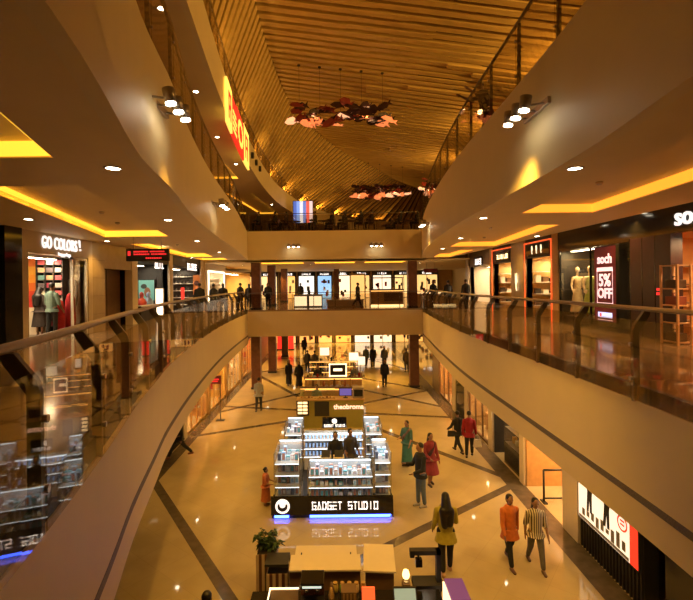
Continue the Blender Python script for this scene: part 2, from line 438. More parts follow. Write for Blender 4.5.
for k, (x, y) in enumerate([(-6.5,32),(-1.8,34),(1.8,34),(6,32),(-5,40),(0,40),(5,40),(-6,48),(0,48),(6,48),(9,38),(-9,38)]):
    downlight(x, y, 2.98, 'small round downlight in the ceiling behind the bridge', 'far ceiling downlights', 330)
for k, (x, y) in enumerate([(-3.6,30),(0,31),(3.6,30),(-5.5,36),(0,37),(5,36),(-4,43),(4,43),(0,49),(-6,50),(6,50)]):
    downlight(x, y, -1.65, 'round downlight under the bridge above the ground floor', 'ground floor downlights', 650)
for k, (x, y) in enumerate([(5.1,8),(5.2,11),(5.2,14),(5.4,18),(5.5,22),(-5.0,14),(-5.6,18),(-5.9,22),(-5.9,26)]):
    downlight(x, y, -2.1, 'round downlight under the %s balcony above the ground floor' % ('right' if x > 0 else 'left'), 'ground floor balcony downlights', 60, .06)
# triple spot brackets on the fascias
def triple(x, y, z, ang, label, tgt, e):
    """bracket whose wall normal points along ang (plan degrees); lamps hang in a row along the wall"""
    t = thing('spotlight_bracket', label, 'spotlight', (x,y,z), R(ang), 'triple spotlights on the balcony fronts')
    MB().box(0,.05,-.42,.42,-.05,.05, steel).build('wall_plate', t, bevel=.006)
    for k in (-1,0,1):
        MB().cyl((.02,k*.3,0),(.3,k*.3,-.04),.016, steel).build('arm', t, smooth=True)
        h = MB().cyl((.3,k*.3,.09),(.33,k*.3,-.1),.085, steel, .075, 14).build('lamp_head', t, smooth=True)
        MB().cyl((.331,k*.3,-.101),(.333,k*.3,-.118),.07, DL, n=14).build('lens', h)
    inv = Matrix.Translation((x,y,z)) @ Matrix.Rotation(R(ang),4,'Z')
    lt = inv.inverted() @ Vector(tgt)
    spot('lamp', t, (.35,0,-.2), lt, e, 92, .9, rad=.08)
triple(-2.5, 6.35, 4.1, 0, 'triple spotlight bracket on the upper left balcony front, nearest', (1.0,11,G), 1000)
triple(-3.62, 13.6, 4.0, 0, 'second triple spotlight bracket on the upper left balcony front', (0,17,G), 1000)
triple(3.06, 6.75, 4.1, 180, 'triple spotlight bracket on the upper right balcony front, nearest', (1,11,G), 1000)
triple(3.95, 18.6, 4.0, 180, 'second triple spotlight bracket on the upper right balcony front', (1,18,G), 1000)
triple(-2.52, YB+.1, 3.95, -90, 'left triple spotlight on the far upper bridge front', (-3,21,G), 1000)
triple(2.58, YB+.1, 3.95, -90, 'right triple spotlight on the far upper bridge front', (3,21,G), 1000)
# uplights along the third balcony and the timber ceiling
k = 0
for y in [6,12,18,24,30,36,41,46,50,54,57,60]:
    x = EX['3'](y)-.45
    t = thing('uplight', 'small warm uplight on the third balcony edge under the timber ceiling', 'uplight', (x,y,L3+.002), 0, 'timber ceiling uplights')
    MB().lathe((0,0,0), [(.05,0),(.07,.1),(.06,.1),(.055,.09)], steel, 10).build('cup', t, smooth=True)
    MB().lathe((0,0,0), [(.001,.085),(.055,.085),(.055,.095),(.001,.095)], DL, 10).build('lens', t)
    spot('lamp', t, (0,0,.13), (3,1,4), 260, 165, 1, (1,.525,.11), .05)
# floodlights standing on the right second balcony, hidden behind the parapet, washing the timber
for y in (7,14,21,30,40):
    t = thing('floodlight', 'floodlight on the right balcony wall aimed at the timber ceiling', 'floodlight', (13.2,y,11), 0, 'timber ceiling floodlights')
    MB().box(-.12,.12,-.2,.2,-.1,.1, blkm).build('housing', t)
    spot('lamp', t, (-.2,0,.05), (-9,3,1.8), 2100, 130, 1, (1,.525,.11), .1)
# ---------------------------------------------------------------- balustrades
def arc_stations(f, y0, y1, step):
    pts = [Vector((f(y), y, 0)) for y in span(y0, y1, .1)]; out = [pts[0].y]; acc = 0
    for a, b in zip(pts, pts[1:]):
        acc += (b-a).length
        if acc >= step: out.append(b.y); acc = 0
    return out
def post_mesh(thick):
    mb = MB()
    if thick:
        mb.poly([(-.035,-.21),(.055,-.21),(.055,.80),(.2,1.02),(.22,1.085),(.13,1.095),(-.01,.90),(-.035,.82)], 'y', -.028, .028, darkst)
        for z in (.12,.62): mb.cyl((-.075,0,z),(-.03,0,z),.03,steel,n=10)
    else:
        mb.poly([(-.03,-.22),(.03,-.22),(.045,1.0),(-.005,1.0)], 'y', -.02, .02, darkst)
        for z in (.1,.7): mb.cyl((-.06,0,z),(-.02,0,z),.022,steel,n=8)
    return mb.mesh('post')
def railing(label, f, y0, y1, zf, side, thick, step, straight=None, off=0.):
    """side: +1 walkway on +x, -1 walkway on -x.  straight=(x0,x1,y): a run across the hall, walkway on +y"""
    t = thing('balustrade', label, 'railing', (0,0,0), 0, 'glass balustrades')
    if straight:
        x0, x1, yy = straight; n = int(round((x1-x0)/step)); st = [x0+(x1-x0)*i/n for i in range(n+1)]
        P = lambda s: (s, yy); angs = lambda s: R(90); seg = lambda a, b: [(a,yy,0),(b,yy,0)]; sg = 1
        full = [(x0,yy,0),(x1,yy,0)]
    else:
        st = arc_stations(f, y0, y1, step)
        P = lambda s: (f(s)+off, s)
        def angs(s):
            d = (f(s+.1)-f(s-.1))/.2; a = math.atan2(1, d)-R(90); return a if side > 0 else a+R(180)
        seg = lambda a, b: [(f(y)+off, y, 0) for y in span(a, b, .4)]; sg = -side
        full = [(f(y)+off, y, 0) for y in span(y0, y1, .4)]
    t.location = (P(st[0])[0], P(st[0])[1], zf); base = Vector(t.location)
    pm = post_mesh(thick)
    for s in st:
        o = bpy.data.objects.new('post', pm); C.objects.link(o); o.parent = t
        x, y = P(s); o.location = Vector((x,y,zf))-base; o.rotation_euler = (0,0,angs(s))
    u0 = sg*-.05 if thick else sg*-.04
    for a, b in zip(st, st[1:]):
        mb = MB(); zt = .98 if thick else .95; zb = -.18 if thick else -.12
        mb.sweep([(p[0]-base.x,p[1]-base.y,0) for p in seg(a, b)], [(u0,zb),(u0,zt),(u0-sg*.012,zt),(u0-sg*.012,zb)], RAILG)
        mb.build('glass_panel', t)
    mb = MB(); hz = 1.13 if thick else 1.04; hu = sg*.175 if thick else sg*.02
    rr = (.05,.036) if thick else (.032,.022)
    prof = [(hu+rr[0]*math.cos(q), hz+rr[1]*math.sin(q)) for q in [2*math.pi*i/10 for i in range(10)]]
    mb.sweep([(p[0]-base.x,p[1]-base.y,0) for p in full], prof, rail_m if thick else darkst)
    mb.build('handrail', t, smooth=True)
    return t
railing('glass balustrade with curved steel handrail along the left balcony, first floor', EX['1L'], .2, 27.7, 0, -1, True, 1.45)
railing('glass balustrade with steel handrail along the right balcony, first floor', EX['1R'], .2, 27.7, 0, 1, True, 1.6)
railing('glass balustrade across the first floor bridge between the columns', None, 0, 0, 0, 1, False, 1.35, (-5.35,5.35,YB+.12))
railing('dark glass balustrade on the upper left balcony above the spotlights', EX['2L'], .2, 27.8, L2, -1, False, 1.45, off=-.06)
railing('dark glass balustrade on the upper right balcony where a person leans', EX['2R'], .2, 27.8, L2, 1, False, 1.45, off=.06)
railing('dark glass balustrade across the upper bridge in front of the diners', None, 0, 0, L2, 1, False, 1.35, (-5.3,5.3,YB+.25))
railing('dark balustrade on the top left balcony under the timber ceiling', EX['3'], .2, 60, L3, -1, False, 1.6, off=-.06)

# ---------------------------------------------------------------- first floor, left side shops (wall plane x = -8.2)
beige = mat('shop_beige', (.50, .40, .29), .35, var=.03)
tile = mat('beige_tile', (.44, .34, .23), .25, var=.06, scale=4)
brown = mat('brown_door', (.16, .09, .045), .4, var=.1)
cream = mat('cream_paint', (.72, .62, .47), .45, var=.02)
dkin = mat('dark_interior', (.035, .028, .024), .5, var=.1)
whitep = mat('white_lacquer', (.72, .68, .62), .25, var=.02)
gold = mat('gold_frame', (.62, .42, .16), .3, metal=.6)
XL, XR = -8.2, 8.4
def sd(side): return (XL, -1) if side == 'L' else (XR, 1)
def wbox(mb, side, y0, y1, d0, d1, z0, z1, m):     # d measured into the shop, behind the shopfront line
    X, o = sd(side); a, b = X+o*d0, X+o*d1
    return mb.box(min(a,b), max(a,b), y0, y1, z0, z1, m)
def shell(side, y0, y1, depth, ztop, mwall, mback=None, z0=0., name='wall', light=None, lcol=(1,.75,.45), X=None):
    mb = MB()
    wbox(mb, side, y0, y1, depth, depth+.08, z0, z0+ztop, mback or mwall)
    wbox(mb, side, y0-.06, y0, .05, depth+.08, z0, z0+ztop, mwall); wbox(mb, side, y1, y1+.06, .05, depth+.08, z0, z0+ztop, mwall)
    wbox(mb, side, y0-.06, y1+.06, .05, depth+.08, z0+ztop, z0+ztop+.08, mwall)
    struct('wall_%s_shop' % ('left' if side == 'L' else 'right'), mb)
def lamp_strip(side, y0, y1, d, z, label, group, e, col=(1,.75,.45), m=None, down=True):
    """ceiling luminaire of a shop: housing + diffuser + its light"""
    X, o = sd(side); t = thing('shop_ceiling_lamp', label, 'lamp', (X+o*d, (y0+y1)/2, z), 0, group); h = (y1-y0)/2
    MB().box(-.12,.12,-h,h,-.04,.03, whitep).build('housing', t)
    MB().box(-.1,.1,-h+.02,h-.02,-.05,-.041, m or DL).build('diffuser', t)
    l = bpy.data.lights.new('shop_lamp', 'AREA'); l.shape = 'RECTANGLE'; l.size = .2; l.size_y = y1-y0; l.energy = e; l.color = col
    lo = bpy.data.objects.new('shop_lamp', l); C.objects.link(lo); lo.parent = t; lo.location = (0,0,-.07)
    return t
# solid stretches of the left wall
w = MB()
wbox(w,'L',YN,11.1,0,.3,0,3.1,blk); struct('wall_left_black', w)
w = MB()
wbox(w,'L',11.1,11.72,-.1,.3,0,3.1,blk); struct('wall_left_pillar', w)
w = MB()
wbox(w,'L',11.72,12.1,0,.3,0,3.1,beige); wbox(w,'L',12.1,15.05,0,.18,2.5,3.1,beige); wbox(w,'L',15.05,15.3,0,.3,0,3.1,beige)
struct('wall_left_shopfront', w)
w = MB(); wbox(w,'L',15.3,16.15,.02,.3,0,3.1,tile)
for z in (.62,1.24,1.86,2.48): wbox(w,'L',15.3,16.15,.012,.02,z-.005,z+.005,brown)
wbox(w,'L',16.15,18.3,.02,.3,2.2,3.1,tile); wbox(w,'L',18.3,18.8,0,.3,0,3.1,cream); struct('wall_left_tiled', w)
w = MB(); wbox(w,'L',16.15,18.3,.5,.6,0,2.2,brown); wbox(w,'L',17.2,17.23,.49,.5,.02,2.18,dkin); struct('door_1', w)
# clothing shop
shell('L', 12.1, 15.05, 2.6, 2.55, cream)
lamp_strip('L', 12.4, 14.8, 1.0, 2.5, 'long white lamp inside the colourful clothing shop', 'shop ceiling lamps', 42, (1,.72,.38))
t = thing('shop_sign', 'white lit sign GO COLORS! above the clothing shop', 'sign', (XL+.02, 13.6, 2.82))
letters('GO COLORS', .5, WHITE, t, (0,-.1,0), (R(90),0,R(90)), .04, spacing=1.08).scale = (.57,1,1)
letters('!', .5, WHITE, t, (0,.92,.04), (R(90),R(-10),R(90)), .04, name='exclamation_mark')
letters('happy legs', .15, WHITE, t, (0,.1,-.285), (R(90),0,R(90)), .03)
# colour panel, left edge of the shop, and bright light box beside it
t = thing('wall_panel', 'tall gradient panel from orange to red at the clothing shop entrance', 'panel', (-9.93, 14.93, 0), R(-90))
cols = [(.55,.03,.02),(.62,.05,.02),(.75,.16,.02),(.85,.33,.03),(.85,.42,.05),(.8,.2,.03)]
p = MB()
for i, c in enumerate(cols): p.box(-.04,.04,-.2,.2,.9+i*.27,1.17+i*.27, mat('panel_colour%d' % i, c, .5))
p.build('coloured_face', t); MB().box(-.05,.03,-.2,.2,0,.9,cream).build('plinth', t)
t = thing('light_box', 'tall narrow white light box at the left jamb of the clothing shop', 'light box', (-10.25, 14.93, 0), R(-90))
MB().box(-.05,.05,-.09,.09,1.3,2.35,whitep).build('case', t); MB().box(.051,.056,-.08,.08,1.32,2.33,glow('box_cream',(1,.82,.5),2.2)).build('face', t)
# back shelving with folded garments
t = thing('wall_shelving', 'wall shelving full of folded garments in the clothing shop', 'shelf', (-9.28, 14.98, 0), R(-90))
for i in range(9): MB().box(-.05,.3,-.42,.42,.28+i*.25,.30+i*.25,dkin).build('shelf', t)
for q in (-.44,-.14,.14,.42): MB().box(-.06,.3,q,q+.02,.1,2.5,dkin).build('upright', t)
gcol = [(.5,.03,.03),(.6,.35,.2),(.7,.6,.45),(.08,.12,.1),(.55,.1,.12),(.12,.09,.1),(.75,.45,.3),(.3,.03,.06),(.1,.22,.2),(.65,.55,.5)]
gm = []
for k, c in enumerate(gcol):
    g = MB()
    for j in range(4): g.box(-.13+.005*(j % 2),.13,-.105,.105+.004*(j % 3),j*.037,j*.037+.033, mat('garment%d' % k, c, .8))
    gm.append(g.mesh('folded_garments'))
for i in range(9):
    for j in range(3):
        o = bpy.data.objects.new('folded_garments', gm[(i*3+j*7+i*j) % 10]); C.objects.link(o)
        o.location = (-9.56+j*.28, 14.83, .301+i*.25); o.rotation_euler = (0,0,R(-90))
        tag(o, 'small stack of folded coloured garments on the clothing shop shelving', 'clothes', 'folded garments on the shelving')
# glass door with frame at the right of the opening
t = thing('shop_door', 'open white glazed door at right of the clothing shop opening', 'door', (XL-.06, 14.6, 0))
fr = MB(); fr.box(-.04,.04,-.42,-.38,0,2.48,whitep).box(-.04,.04,.38,.42,0,2.48,whitep).box(-.04,.04,-.42,.42,2.42,2.48,whitep); dfr = fr.build('frame', t)
MB().box(-.008,.008,-.38,.38,.02,2.42,SHOPG).build('glass', t); MB().cyl((.06,-.33,.9),(.06,-.33,1.3),.015,steel).build('handle', dfr, smooth=True)
t = thing('mirror', 'arched wall mirror on the pale wall inside the clothing shop', 'mirror', (-8.72, 14.97, 1.35), R(-90))
MB().poly([(-.18,-.4),(.18,-.4),(.18,.3)]+[(.18*math.cos(R(a)),.3+.18*math.sin(R(a))) for a in range(15,180,15)]+[(-.18,.3)], 'x', 0,.03, steel).build('glass', t)
# red garment racks (two bulky displays) by the entrance
redcl = mat('red_cloth', (.38,.015,.02), .8, var=.2, scale=9)
for yy, dd, h, l in ((14.35,-.55,1.15,'red draped clothes display at the clothing shop entrance, front one'),(14.7,-.42,1.35,'taller red draped clothes display behind the first one')):
    t = thing('clothes_rack', l, 'rack', (XL+dd, yy, 0))
    b = MB(); b.oval([(0,0,.12,.13,.13),(0,0,.5,.16,.15),(.0,0,h*.8,.14,.14),(0,0,h-.05,.1,.11),(0,0,h,.03,.05)], redcl); b.build('garments', t, smooth=True)
    MB().cyl((0,0,0),(0,0,h+.08),.015,steel).cyl((0,0,0),(0,0,.03),.2,steel,n=16).build('stand', t)
# shop with screens
shell('L', 18.8, 22.3, 2.4, 2.6, dkin)
w = MB(); wbox(w,'L',18.8,22.3,0,.2,2.6,3.1,dkin); wbox(w,'L',22.3,22.75,-.05,.3,0,3.1,cream); struct('wall_left_screen_shopfront', w)
def bars(parent, y0, y1, z0, z1, m, side, n=6, d=-.015, seed=1):        # illegible glyph strokes
    rr = random.Random(seed); mb = MB(); st = (y1-y0)/n
    for i in range(n):
        a = y0+i*st+.1*st; b = a+.72*st; k = rr.choice('HELOUI')
        th = .2*st; zz = [(a,a+th,z0,z1)]
        if k in 'HOUN': zz.append((b-th,b,z0,z1))
        if k in 'ELOU': zz.append((a,b,z0,z0+(z1-z0)*.2))
        if k in 'EO': zz.append((a,b,z1-(z1-z0)*.2,z1))
        if k in 'HE': zz.append((a,b-.1*st,z0+(z1-z0)*.4,z0+(z1-z0)*.58))
        for q in zz: mb.box(-.015,.015,q[0],q[1],q[2],q[3],m)
    return mb.build('lettering', parent)
def sign(side, y, z, wdt, h, label, n, m, seed, back=None, d=.02):
    X, o = sd(side); t = thing('shop_sign', label, 'sign', (X-o*d, y, z), 0, 'lit shop signs')
    par = MB().box(-.015,.015,-wdt/2-.12,wdt/2+.12,-h/2-.1,h/2+.1,back).build('back_panel', t) if back else t
    if back: X_ = -o*.018
    bb = bars(par, -wdt/2, wdt/2, -h/2, h/2, m, side, n, seed=seed)
    if back: bb.location = (X_,0,0)
    return t
sign('L', 21.1, 2.5, 1.1, .26, 'small white lit sign over the shop with portrait screen', 4, WHITE, 5)
t = thing('video_screen', 'dim portrait screen with teal picture inside the dark shop at left', 'screen', (-9.25, 22.2, 1.35), R(-90))
MB().box(-.04,.04,-.42,.42,-.55,.55,blkm).build('case', t)
MB().box(.041,.046,-.38,.38,-.5,.5,glow('screen_teal',(.12,.3,.26),.55)).ell((.05,.05,-.1),.01,.16,.25,mat('screen_skin',(.3,.14,.08),.6)).ell((.05,-.12,.2),.01,.15,.12,mat('screen_dark',(.05,.06,.05),.6)).build('picture', t)
t = thing('light_box', 'bright vertical white light box at right side of the dark shop', 'light box', (-8.62, 22.2, .85), R(-90))
MB().box(-.04,.04,-.2,.2,-.75,.6,whitep).build('case', t); MB().box(.041,.046,-.17,.17,-.7,.55,glow('box_white',(1,.86,.62),2.0)).build('face', t)
for k, (c, l) in enumerate((((.5,.06,.04),'red display bust on the counter of the dark shop'),((.18,.26,.45),'blue display bust on the counter of the dark shop'))):
    t = thing('display_bust', l, 'bust', (XL-.45, 20.2+k*.75, .721))
    MB().lathe((0,0,0),[(.2,0),(.22,.1),(.15,.25),(.07,.33),(.1,.42),(.09,.52),(.02,.58)],mat('bust%d' % k,c,.5),16).build('bust', t, smooth=True)
t = thing('display_counter', 'low white display counter in the dark shop with two busts', 'counter', (XL-.5, 20.5, 0))
MB().box(-.3,.3,-.9,.9,.66,.72,whitep).build('top', t, bevel=.01); MB().box(-.26,.26,-.86,.86,0,.66,dkin).build('body', t)
lamp_strip('L', 19.2, 21.8, 1.1, 2.56, 'ceiling lamp of the dark shop with portrait screen', 'shop ceiling lamps', 25)
# shoe shop
shell('L', 22.75, 27.6, 2.4, 2.6, dkin, mat('shop_tan',(.45,.32,.2),.5))
w = MB(); wbox(w,'L',22.75,27.6,0,.2,2.6,3.1,dkin); wbox(w,'L',27.6,28.1,-.05,.3,0,3.1,cream); struct('wall_left_shoe_shopfront', w)
sign('L', 25.9, 2.62, 1.7, .36, 'white lit sign over the shoe shop left of the column', 5, WHITE, 8, blkm)
lamp_strip('L', 23.2, 27.2, 1.2, 2.56, 'ceiling lamp of the shoe shop', 'shop ceiling lamps', 70)
t = thing('wall_shelving', 'lit wall shelving with rows of shoes in the shoe shop', 'shelf', (-9.4, 27.45, 0), R(-90))
for i in range(5): MB().box(-.1,.3,-1.0,.75,.4+i*.42,.43+i*.42,whitep).build('shelf', t)
sh = MB(); sh.cap((.0,-.02,.05),(.17,-.02,.04),.05,mat('shoe_dark',(.06,.04,.03),.5),.04,8,2); sh.cap((-.01,-.02,.05),(-.01,-.02,.1),.045,mat('shoe_dark',(0,0,0)),.04,8,2)
sm = sh.mesh('shoe')
for i in range(5):
    for j in range(7):
        o = bpy.data.objects.new('shoe', sm); C.objects.link(o); o.location = (-10.25+j*.23, 27.33, .431+i*.42); o.rotation_euler = (0,0,R(-90))
        tag(o, 'dark shoe in a row on the lit shelves of the shoe shop', 'shoe', 'shoes on the lit shelving')
t = thing('poster', 'orange poster with a round mark on the shoe shop wall', 'poster', (-8.42, 27.5, 1.6), R(-90))
MB().box(0,.03,-.2,.2,-.6,.6,mat('poster_orange',(.7,.25,.06),.5)).build('sheet', t); MB().cyl((.03,0,.1),(.036,0,.1),.15,mat('poster_dark',(.1,.03,.02),.6),n=20).build('emblem', t)
t = thing('sale_notice', 'small red notice standing at the shoe shop entrance', 'sign', (XL-.6, 26.1, 0))
MB().box(-.02,.02,-.22,.22,.75,1.45,glow('notice_red',(.8,.03,.02),1.2)).build('face', t); MB().cyl((0,0,0),(0,0,.75),.02,steel).cyl((0,0,0),(0,0,.02),.16,steel,n=14).build('stand', t)
# pale arched store and yellow store farther on
shell('L', 28.1, 33.4, 2.4, 2.6, cream, mat('pale_back',(.7,.6,.45),.5))
w = MB(); wbox(w,'L',28.1,33.4,-.15,.2,2.45,2.98,cream); wbox(w,'L',28.1,28.6,-.15,.2,0,2.45,cream); wbox(w,'L',32.9,33.4,-.15,.2,0,2.45,cream); struct('wall_left_pale_shopfront', w)
t = thing('lit_archway', 'glowing white arch frame around the pale store left of the column', 'archway', (XL+.17, 30.75, 0))
MB().box(-.02,.02,-2.1,-1.95,0,2.4,glow('arch_white',(1,.84,.55),2.6)).box(-.02,.02,1.95,2.1,0,2.4,glow('arch_white',(1,1,1),1)).box(-.02,.02,-2.1,2.1,2.4,2.52,glow('arch_white',(1,1,1),1)).build('frame', t)
lamp_strip('L', 28.8, 32.8, 1.1, 2.56, 'ceiling lamp of the pale arched store', 'shop ceiling lamps', 110)
t = thing('wall_shelving', 'dark shelf of goods at the back of the pale arched store', 'shelf', (-9.3, 33.2, 0), R(-90))
for i in range(5): MB().box(-.1,.3,-.9,.9,.3+i*.42,.33+i*.42,brown).build('shelf', t)
shell('L', 33.5, 44, 2.4, 2.6, mat('yellow_wall',(.75,.5,.12),.5))
lamp_strip('L', 34, 43, 1.1, 2.56, 'ceiling lamp of the yellow walled store', 'shop ceiling lamps', 300)
# hanging letter board
t = thing('hanging_sign', 'black hanging board with red lit letters over the left walkway', 'sign', (-5.78, 14, 2.52), R(0))
MB().box(-.66,.66,-.05,.05,-.19,.19,blkm).build('case', t, bevel=.008)
redl = glow('led_red', (.9,.03,.03), 1.1); rm = MB(); rr = random.Random(4)
for zz, x0, x1 in ((.1,-.42,-.02),(.1,.08,.5),(.02,-.42,.05),(.02,.12,.58),(-.1,-.05,.45)):
    x = x0
    while x < x1:
        wd = rr.uniform(.02,.05); rm.box(x,x+wd,-.058,-.05,zz-.022,zz+.022,redl); x += wd+.018
rm.box(-.6,-.52,-.058,-.05,-.02,.12,redl); rm.build('lettering', t)
for x in (-.45,.42): MB().cyl((x,0,.19),(x,0,.58),.012,steel).build('hanger_rod', t, smooth=True)

# ---------------------------------------------------------------- first floor, right side shops (wall plane x = 8.4)
purp = mat('dark_plum', (.035, .012, .014), .3, var=.15)
w = MB()
wbox(w,'R',YN,8.6,0,.3,0,3.42,purp); wbox(w,'R',8.6,17.0,0,.25,2.72,3.42,blk)
wbox(w,'R',11.3,12.85,0,.3,0,2.72,purp)
for y in (11.85,12.35): wbox(w,'R',y,y+.02,-.005,0,0,2.72,blk)
wbox(w,'R',12.85,17.0,.02,.1,0,.12,blk)
struct('wall_right_dark_shopfront', w)
shell('R', 8.6, 12.7, 3, 2.72, mat('amber_wall',(.6,.3,.1),.5))
shell('R', 12.85, 16.95, 3, 2.72, dkin)
lamp_strip('R', 9.0, 11.2, 1.2, 2.68, 'warm lamp inside the entrance of the dark boutique at right', 'shop ceiling lamps', 130, (1,.5,.16))
lamp_strip('R', 15.0, 16.7, .42, 2.68, 'dim lamp above the two dressed mannequins', 'shop ceiling lamps', 70, (1,.7,.25))
t = thing('shop_window', 'large dark glass window of the boutique with mannequins', 'window', (XR+.04, 14.9, 0))
MB().box(-.008,.008,-2.02,2.02,.12,2.7,SHOPG).build('glass', t)
fm = MB(); fm.box(-.03,.03,-2.05,-2.0,0,2.72,blk).box(-.03,.03,2.0,2.05,0,2.72,blk).box(-.03,.03,-2.05,2.05,2.66,2.72,blk).box(-.03,.03,.0,.04,.1,2.7,blk); fm.build('frame', t)
t = thing('shop_sign', 'large white lit shop name at the far right, cut by the frame', 'sign', (XR-.02, 10.55, 3.07))
letters('soch', .62, WHITE, t, (0,0,0), (R(90),0,R(-90)), .05, bold=.008)
t = thing('sale_sign', 'tall maroon light box reading 5% OFF in the boutique window', 'sign', (XR-.08, 13.85, .28))
mar = glow('maroon_face',(.11,.008,.012),.35); pk = glow('sign_pinkwhite',(1,.72,.75),1.0)
MB().box(-.05,.05,-.56,.56,0,2.34,blkm).build('case', t, bevel=.008)
MB().box(-.056,-.051,-.54,.54,.03,2.31,mar).build('face', t)
letters('soch', .4, pk, t, (-.062,0,1.93), (R(90),0,R(-90)), .01, bold=.012)
letters('5%', .52, pk, t, (-.062,0,1.27), (R(90),0,R(-90)), .01, bold=.014, name='lettering')
letters('OFF', .42, pk, t, (-.062,0,.87), (R(90),0,R(-90)), .01, bold=.014)
fr = MB()
for a in ((-.4,.4,1.56,1.68),(-.4,.4,.58,.595),(-.4,-.385,.58,1.6),(.385,.4,.58,1.6)): fr.box(-.062,-.057,*a,pk)
fr.build('border', t)
MB().box(-.062,-.057,-.36,.36,.14,.3,glow('card_blue',(.45,.5,.85),1.6)).box(-.062,-.057,-.38,.38,.06,.075,pk).build('card_strip', t)
MB().cyl((-.063,.22,.22),(-.058,.22,.22),.06,glow('card_red',(.9,.08,.06),1.5),n=14).build('card_mark', t)
t = thing('notice', 'tiny red mark on the dark plum wall of the boutique', 'sign', (XR-.004, 11.75, 1.25))
MB().box(-.004,.002,-.06,.06,-.09,-.02,glow('led_red',(1,0,0),1)).box(-.004,.002,-.05,.05,.02,.09,glow('led_red',(1,0,0),1)).build('mark', t)
# open shelving rack at the entrance
t = thing('shelf_rack', 'pale wooden open shelf rack with bags at the boutique entrance', 'shelf', (XR-.15, 10.95, 0))
pw = mat('pale_wood', (.6,.36,.18), .45, var=.1)
for y in (-.27,.27):
    for x in (-.16,.16): MB().box(x-.02,x+.02,y-.025,y+.025,0,1.92,pw).build('post', t)
for z in (.04,.5,.92,1.32,1.88): MB().box(-.17,.17,-.27,.27,z,z+.03,pw).build('shelf', t)
for k, (z, c) in enumerate(((.531,(.05,.03,.03)),(.951,(.3,.08,.05)),(1.351,(.08,.05,.03)),(.071,(.12,.08,.05)))):
    o = MB().box(-.12,.12,-.19,.19,0,.2,mat('bag%d' % k,c,.6)).box(-.02,.02,-.1,-.08,.2,.28,mat('bag%d' % k,c)).box(-.02,.02,.08,.1,.2,.28,mat('bag%d' % k,c)).box(-.02,.02,-.1,.1,.27,.29,mat('bag%d' % k,c)).build('handbag', loc=(XR-.15,10.95,z), bevel=.02)
    tag(o, ('black handbag on the second shelf of the wooden rack','reddish handbag on the third shelf of the wooden rack','brown handbag on the upper shelf of the wooden rack','brown handbag on the lowest shelf of the wooden rack')[k], 'handbag', 'bags on the wooden rack')
t = thing('floor_lamp_shade', 'red lampshade hanging inside the boutique entrance', 'lamp', (XR+1.4, 10.2, 1.75))
MB().lathe((0,0,0),[(.12,.3),(.25,0),(.24,0),(.11,.3)],glow('lampshade_red',(.7,.05,.02),1.0),18).build('shade', t, smooth=True); MB().cyl((0,0,.3),(0,0,.93),.008,blkm).build('cord', t)
t = thing('display_shelf', 'dark wall shelf with lit top inside the boutique entrance', 'shelf', (XR+1.6, 12.4, 0), R(90))
for z in (.4,.9,1.4,1.9): MB().box(-.2,.2,-1.1,1.1,z,z+.04,brown).build('shelf', t)
# neon framed shops
neon = glow('neon_red', (1,.14,.03), .9); amber = mat('amber_render',(.55,.36,.16),.5)
w = MB(); wbox(w,'R',17.0,17.45,-.02,.3,0,3.42,amber); wbox(w,'R',17.45,19.9,0,.2,2.55,3.42,dkin); wbox(w,'R',19.9,21.3,-.1,.3,0,3.42,tile)
wbox(w,'R',21.3,24.0,0,.2,2.5,3.42,dkin); wbox(w,'R',24.0,24.4,-.05,.3,0,3.42,amber); wbox(w,'R',24.4,28.2,0,.2,2.5,3.42,brown); wbox(w,'R',28.2,28.7,-.1,.3,0,3.42,tile)
struct('wall_right_neon_shopfronts', w)
for y0, y1, dd, cm in ((17.45,19.9,2.4,mat('ochre_wall',(.6,.4,.15),.5)),(21.3,24.0,2.4,mat('ochre_wall',(1,1,1))),(24.4,28.2,2.4,cream)):
    shell('R', y0, y1, dd, 2.6, cm)
lamp_strip('R', 17.8, 19.6, 1.1, 2.55, 'ceiling lamp of the nearer neon framed shop', 'shop ceiling lamps', 60, (1,.6,.2))
lamp_strip('R', 21.6, 23.7, 1.1, 2.5, 'ceiling lamp of the farther neon framed shop', 'shop ceiling lamps', 60, (1,.6,.2))
lamp_strip('R', 24.8, 27.8, 1.1, 2.5, 'ceiling lamp of the cream shop at far right', 'shop ceiling lamps', 70, (1,.7,.35))
for y0, y1, l in ((17.45,19.9,'thin red neon frame around the nearer shop on the right'),(21.3,24.0,'thin red neon frame around the farther shop on the right')):
    t = thing('neon_frame', l, 'light', (XR-.05, (y0+y1)/2, 0)); h = (y1-y0)/2
    MB().box(-.02,.02,-h-.015,-h+.015,0,3.2,neon).box(-.02,.02,h-.015,h+.015,0,3.2,neon).box(-.02,.02,-h,h,3.17,3.22,neon).build('tube', t)
t = thing('shop_sign', 'black fascia sign with three white glyphs over the nearer neon shop', 'sign', (XR-.03, 18.7, 2.88))
MB().box(-.02,.03,-1.1,1.1,-.25,.25,blk).build('back_panel', t)
def bird(mb, y, z, s, m):
    mb.poly([(y-.1*s,z+.5*s),(y-.02*s,z+.1*s),(y+.12*s,z+.5*s),(y+.1*s,z-.05*s),(y+.0*s,z-.5*s),(y-.12*s,z-.5*s),(y-.02*s,z-.2*s),(y-.16*s,z+.02*s)], 'x', -.04, -.02, m)
wy = glow('sign_yellowwhite',(1,.85,.5),1.4); b = MB()
for k in (-1,0,1): bird(b, k*.42, 0, .34, wy)
b.build('emblem', t)
t = thing('emblem_sign', 'white bird-like lit emblem on the stone pier between the neon shops', 'sign', (XR-.12, 20.6, 1.55))
b = MB(); bird(b, 0, 0, .8, wy); b.build('emblem', t)
sign('R', 22.6, 2.82, 1.5, .22, 'white lit sign on black over the farther neon shop', 7, wy, 12, blk)
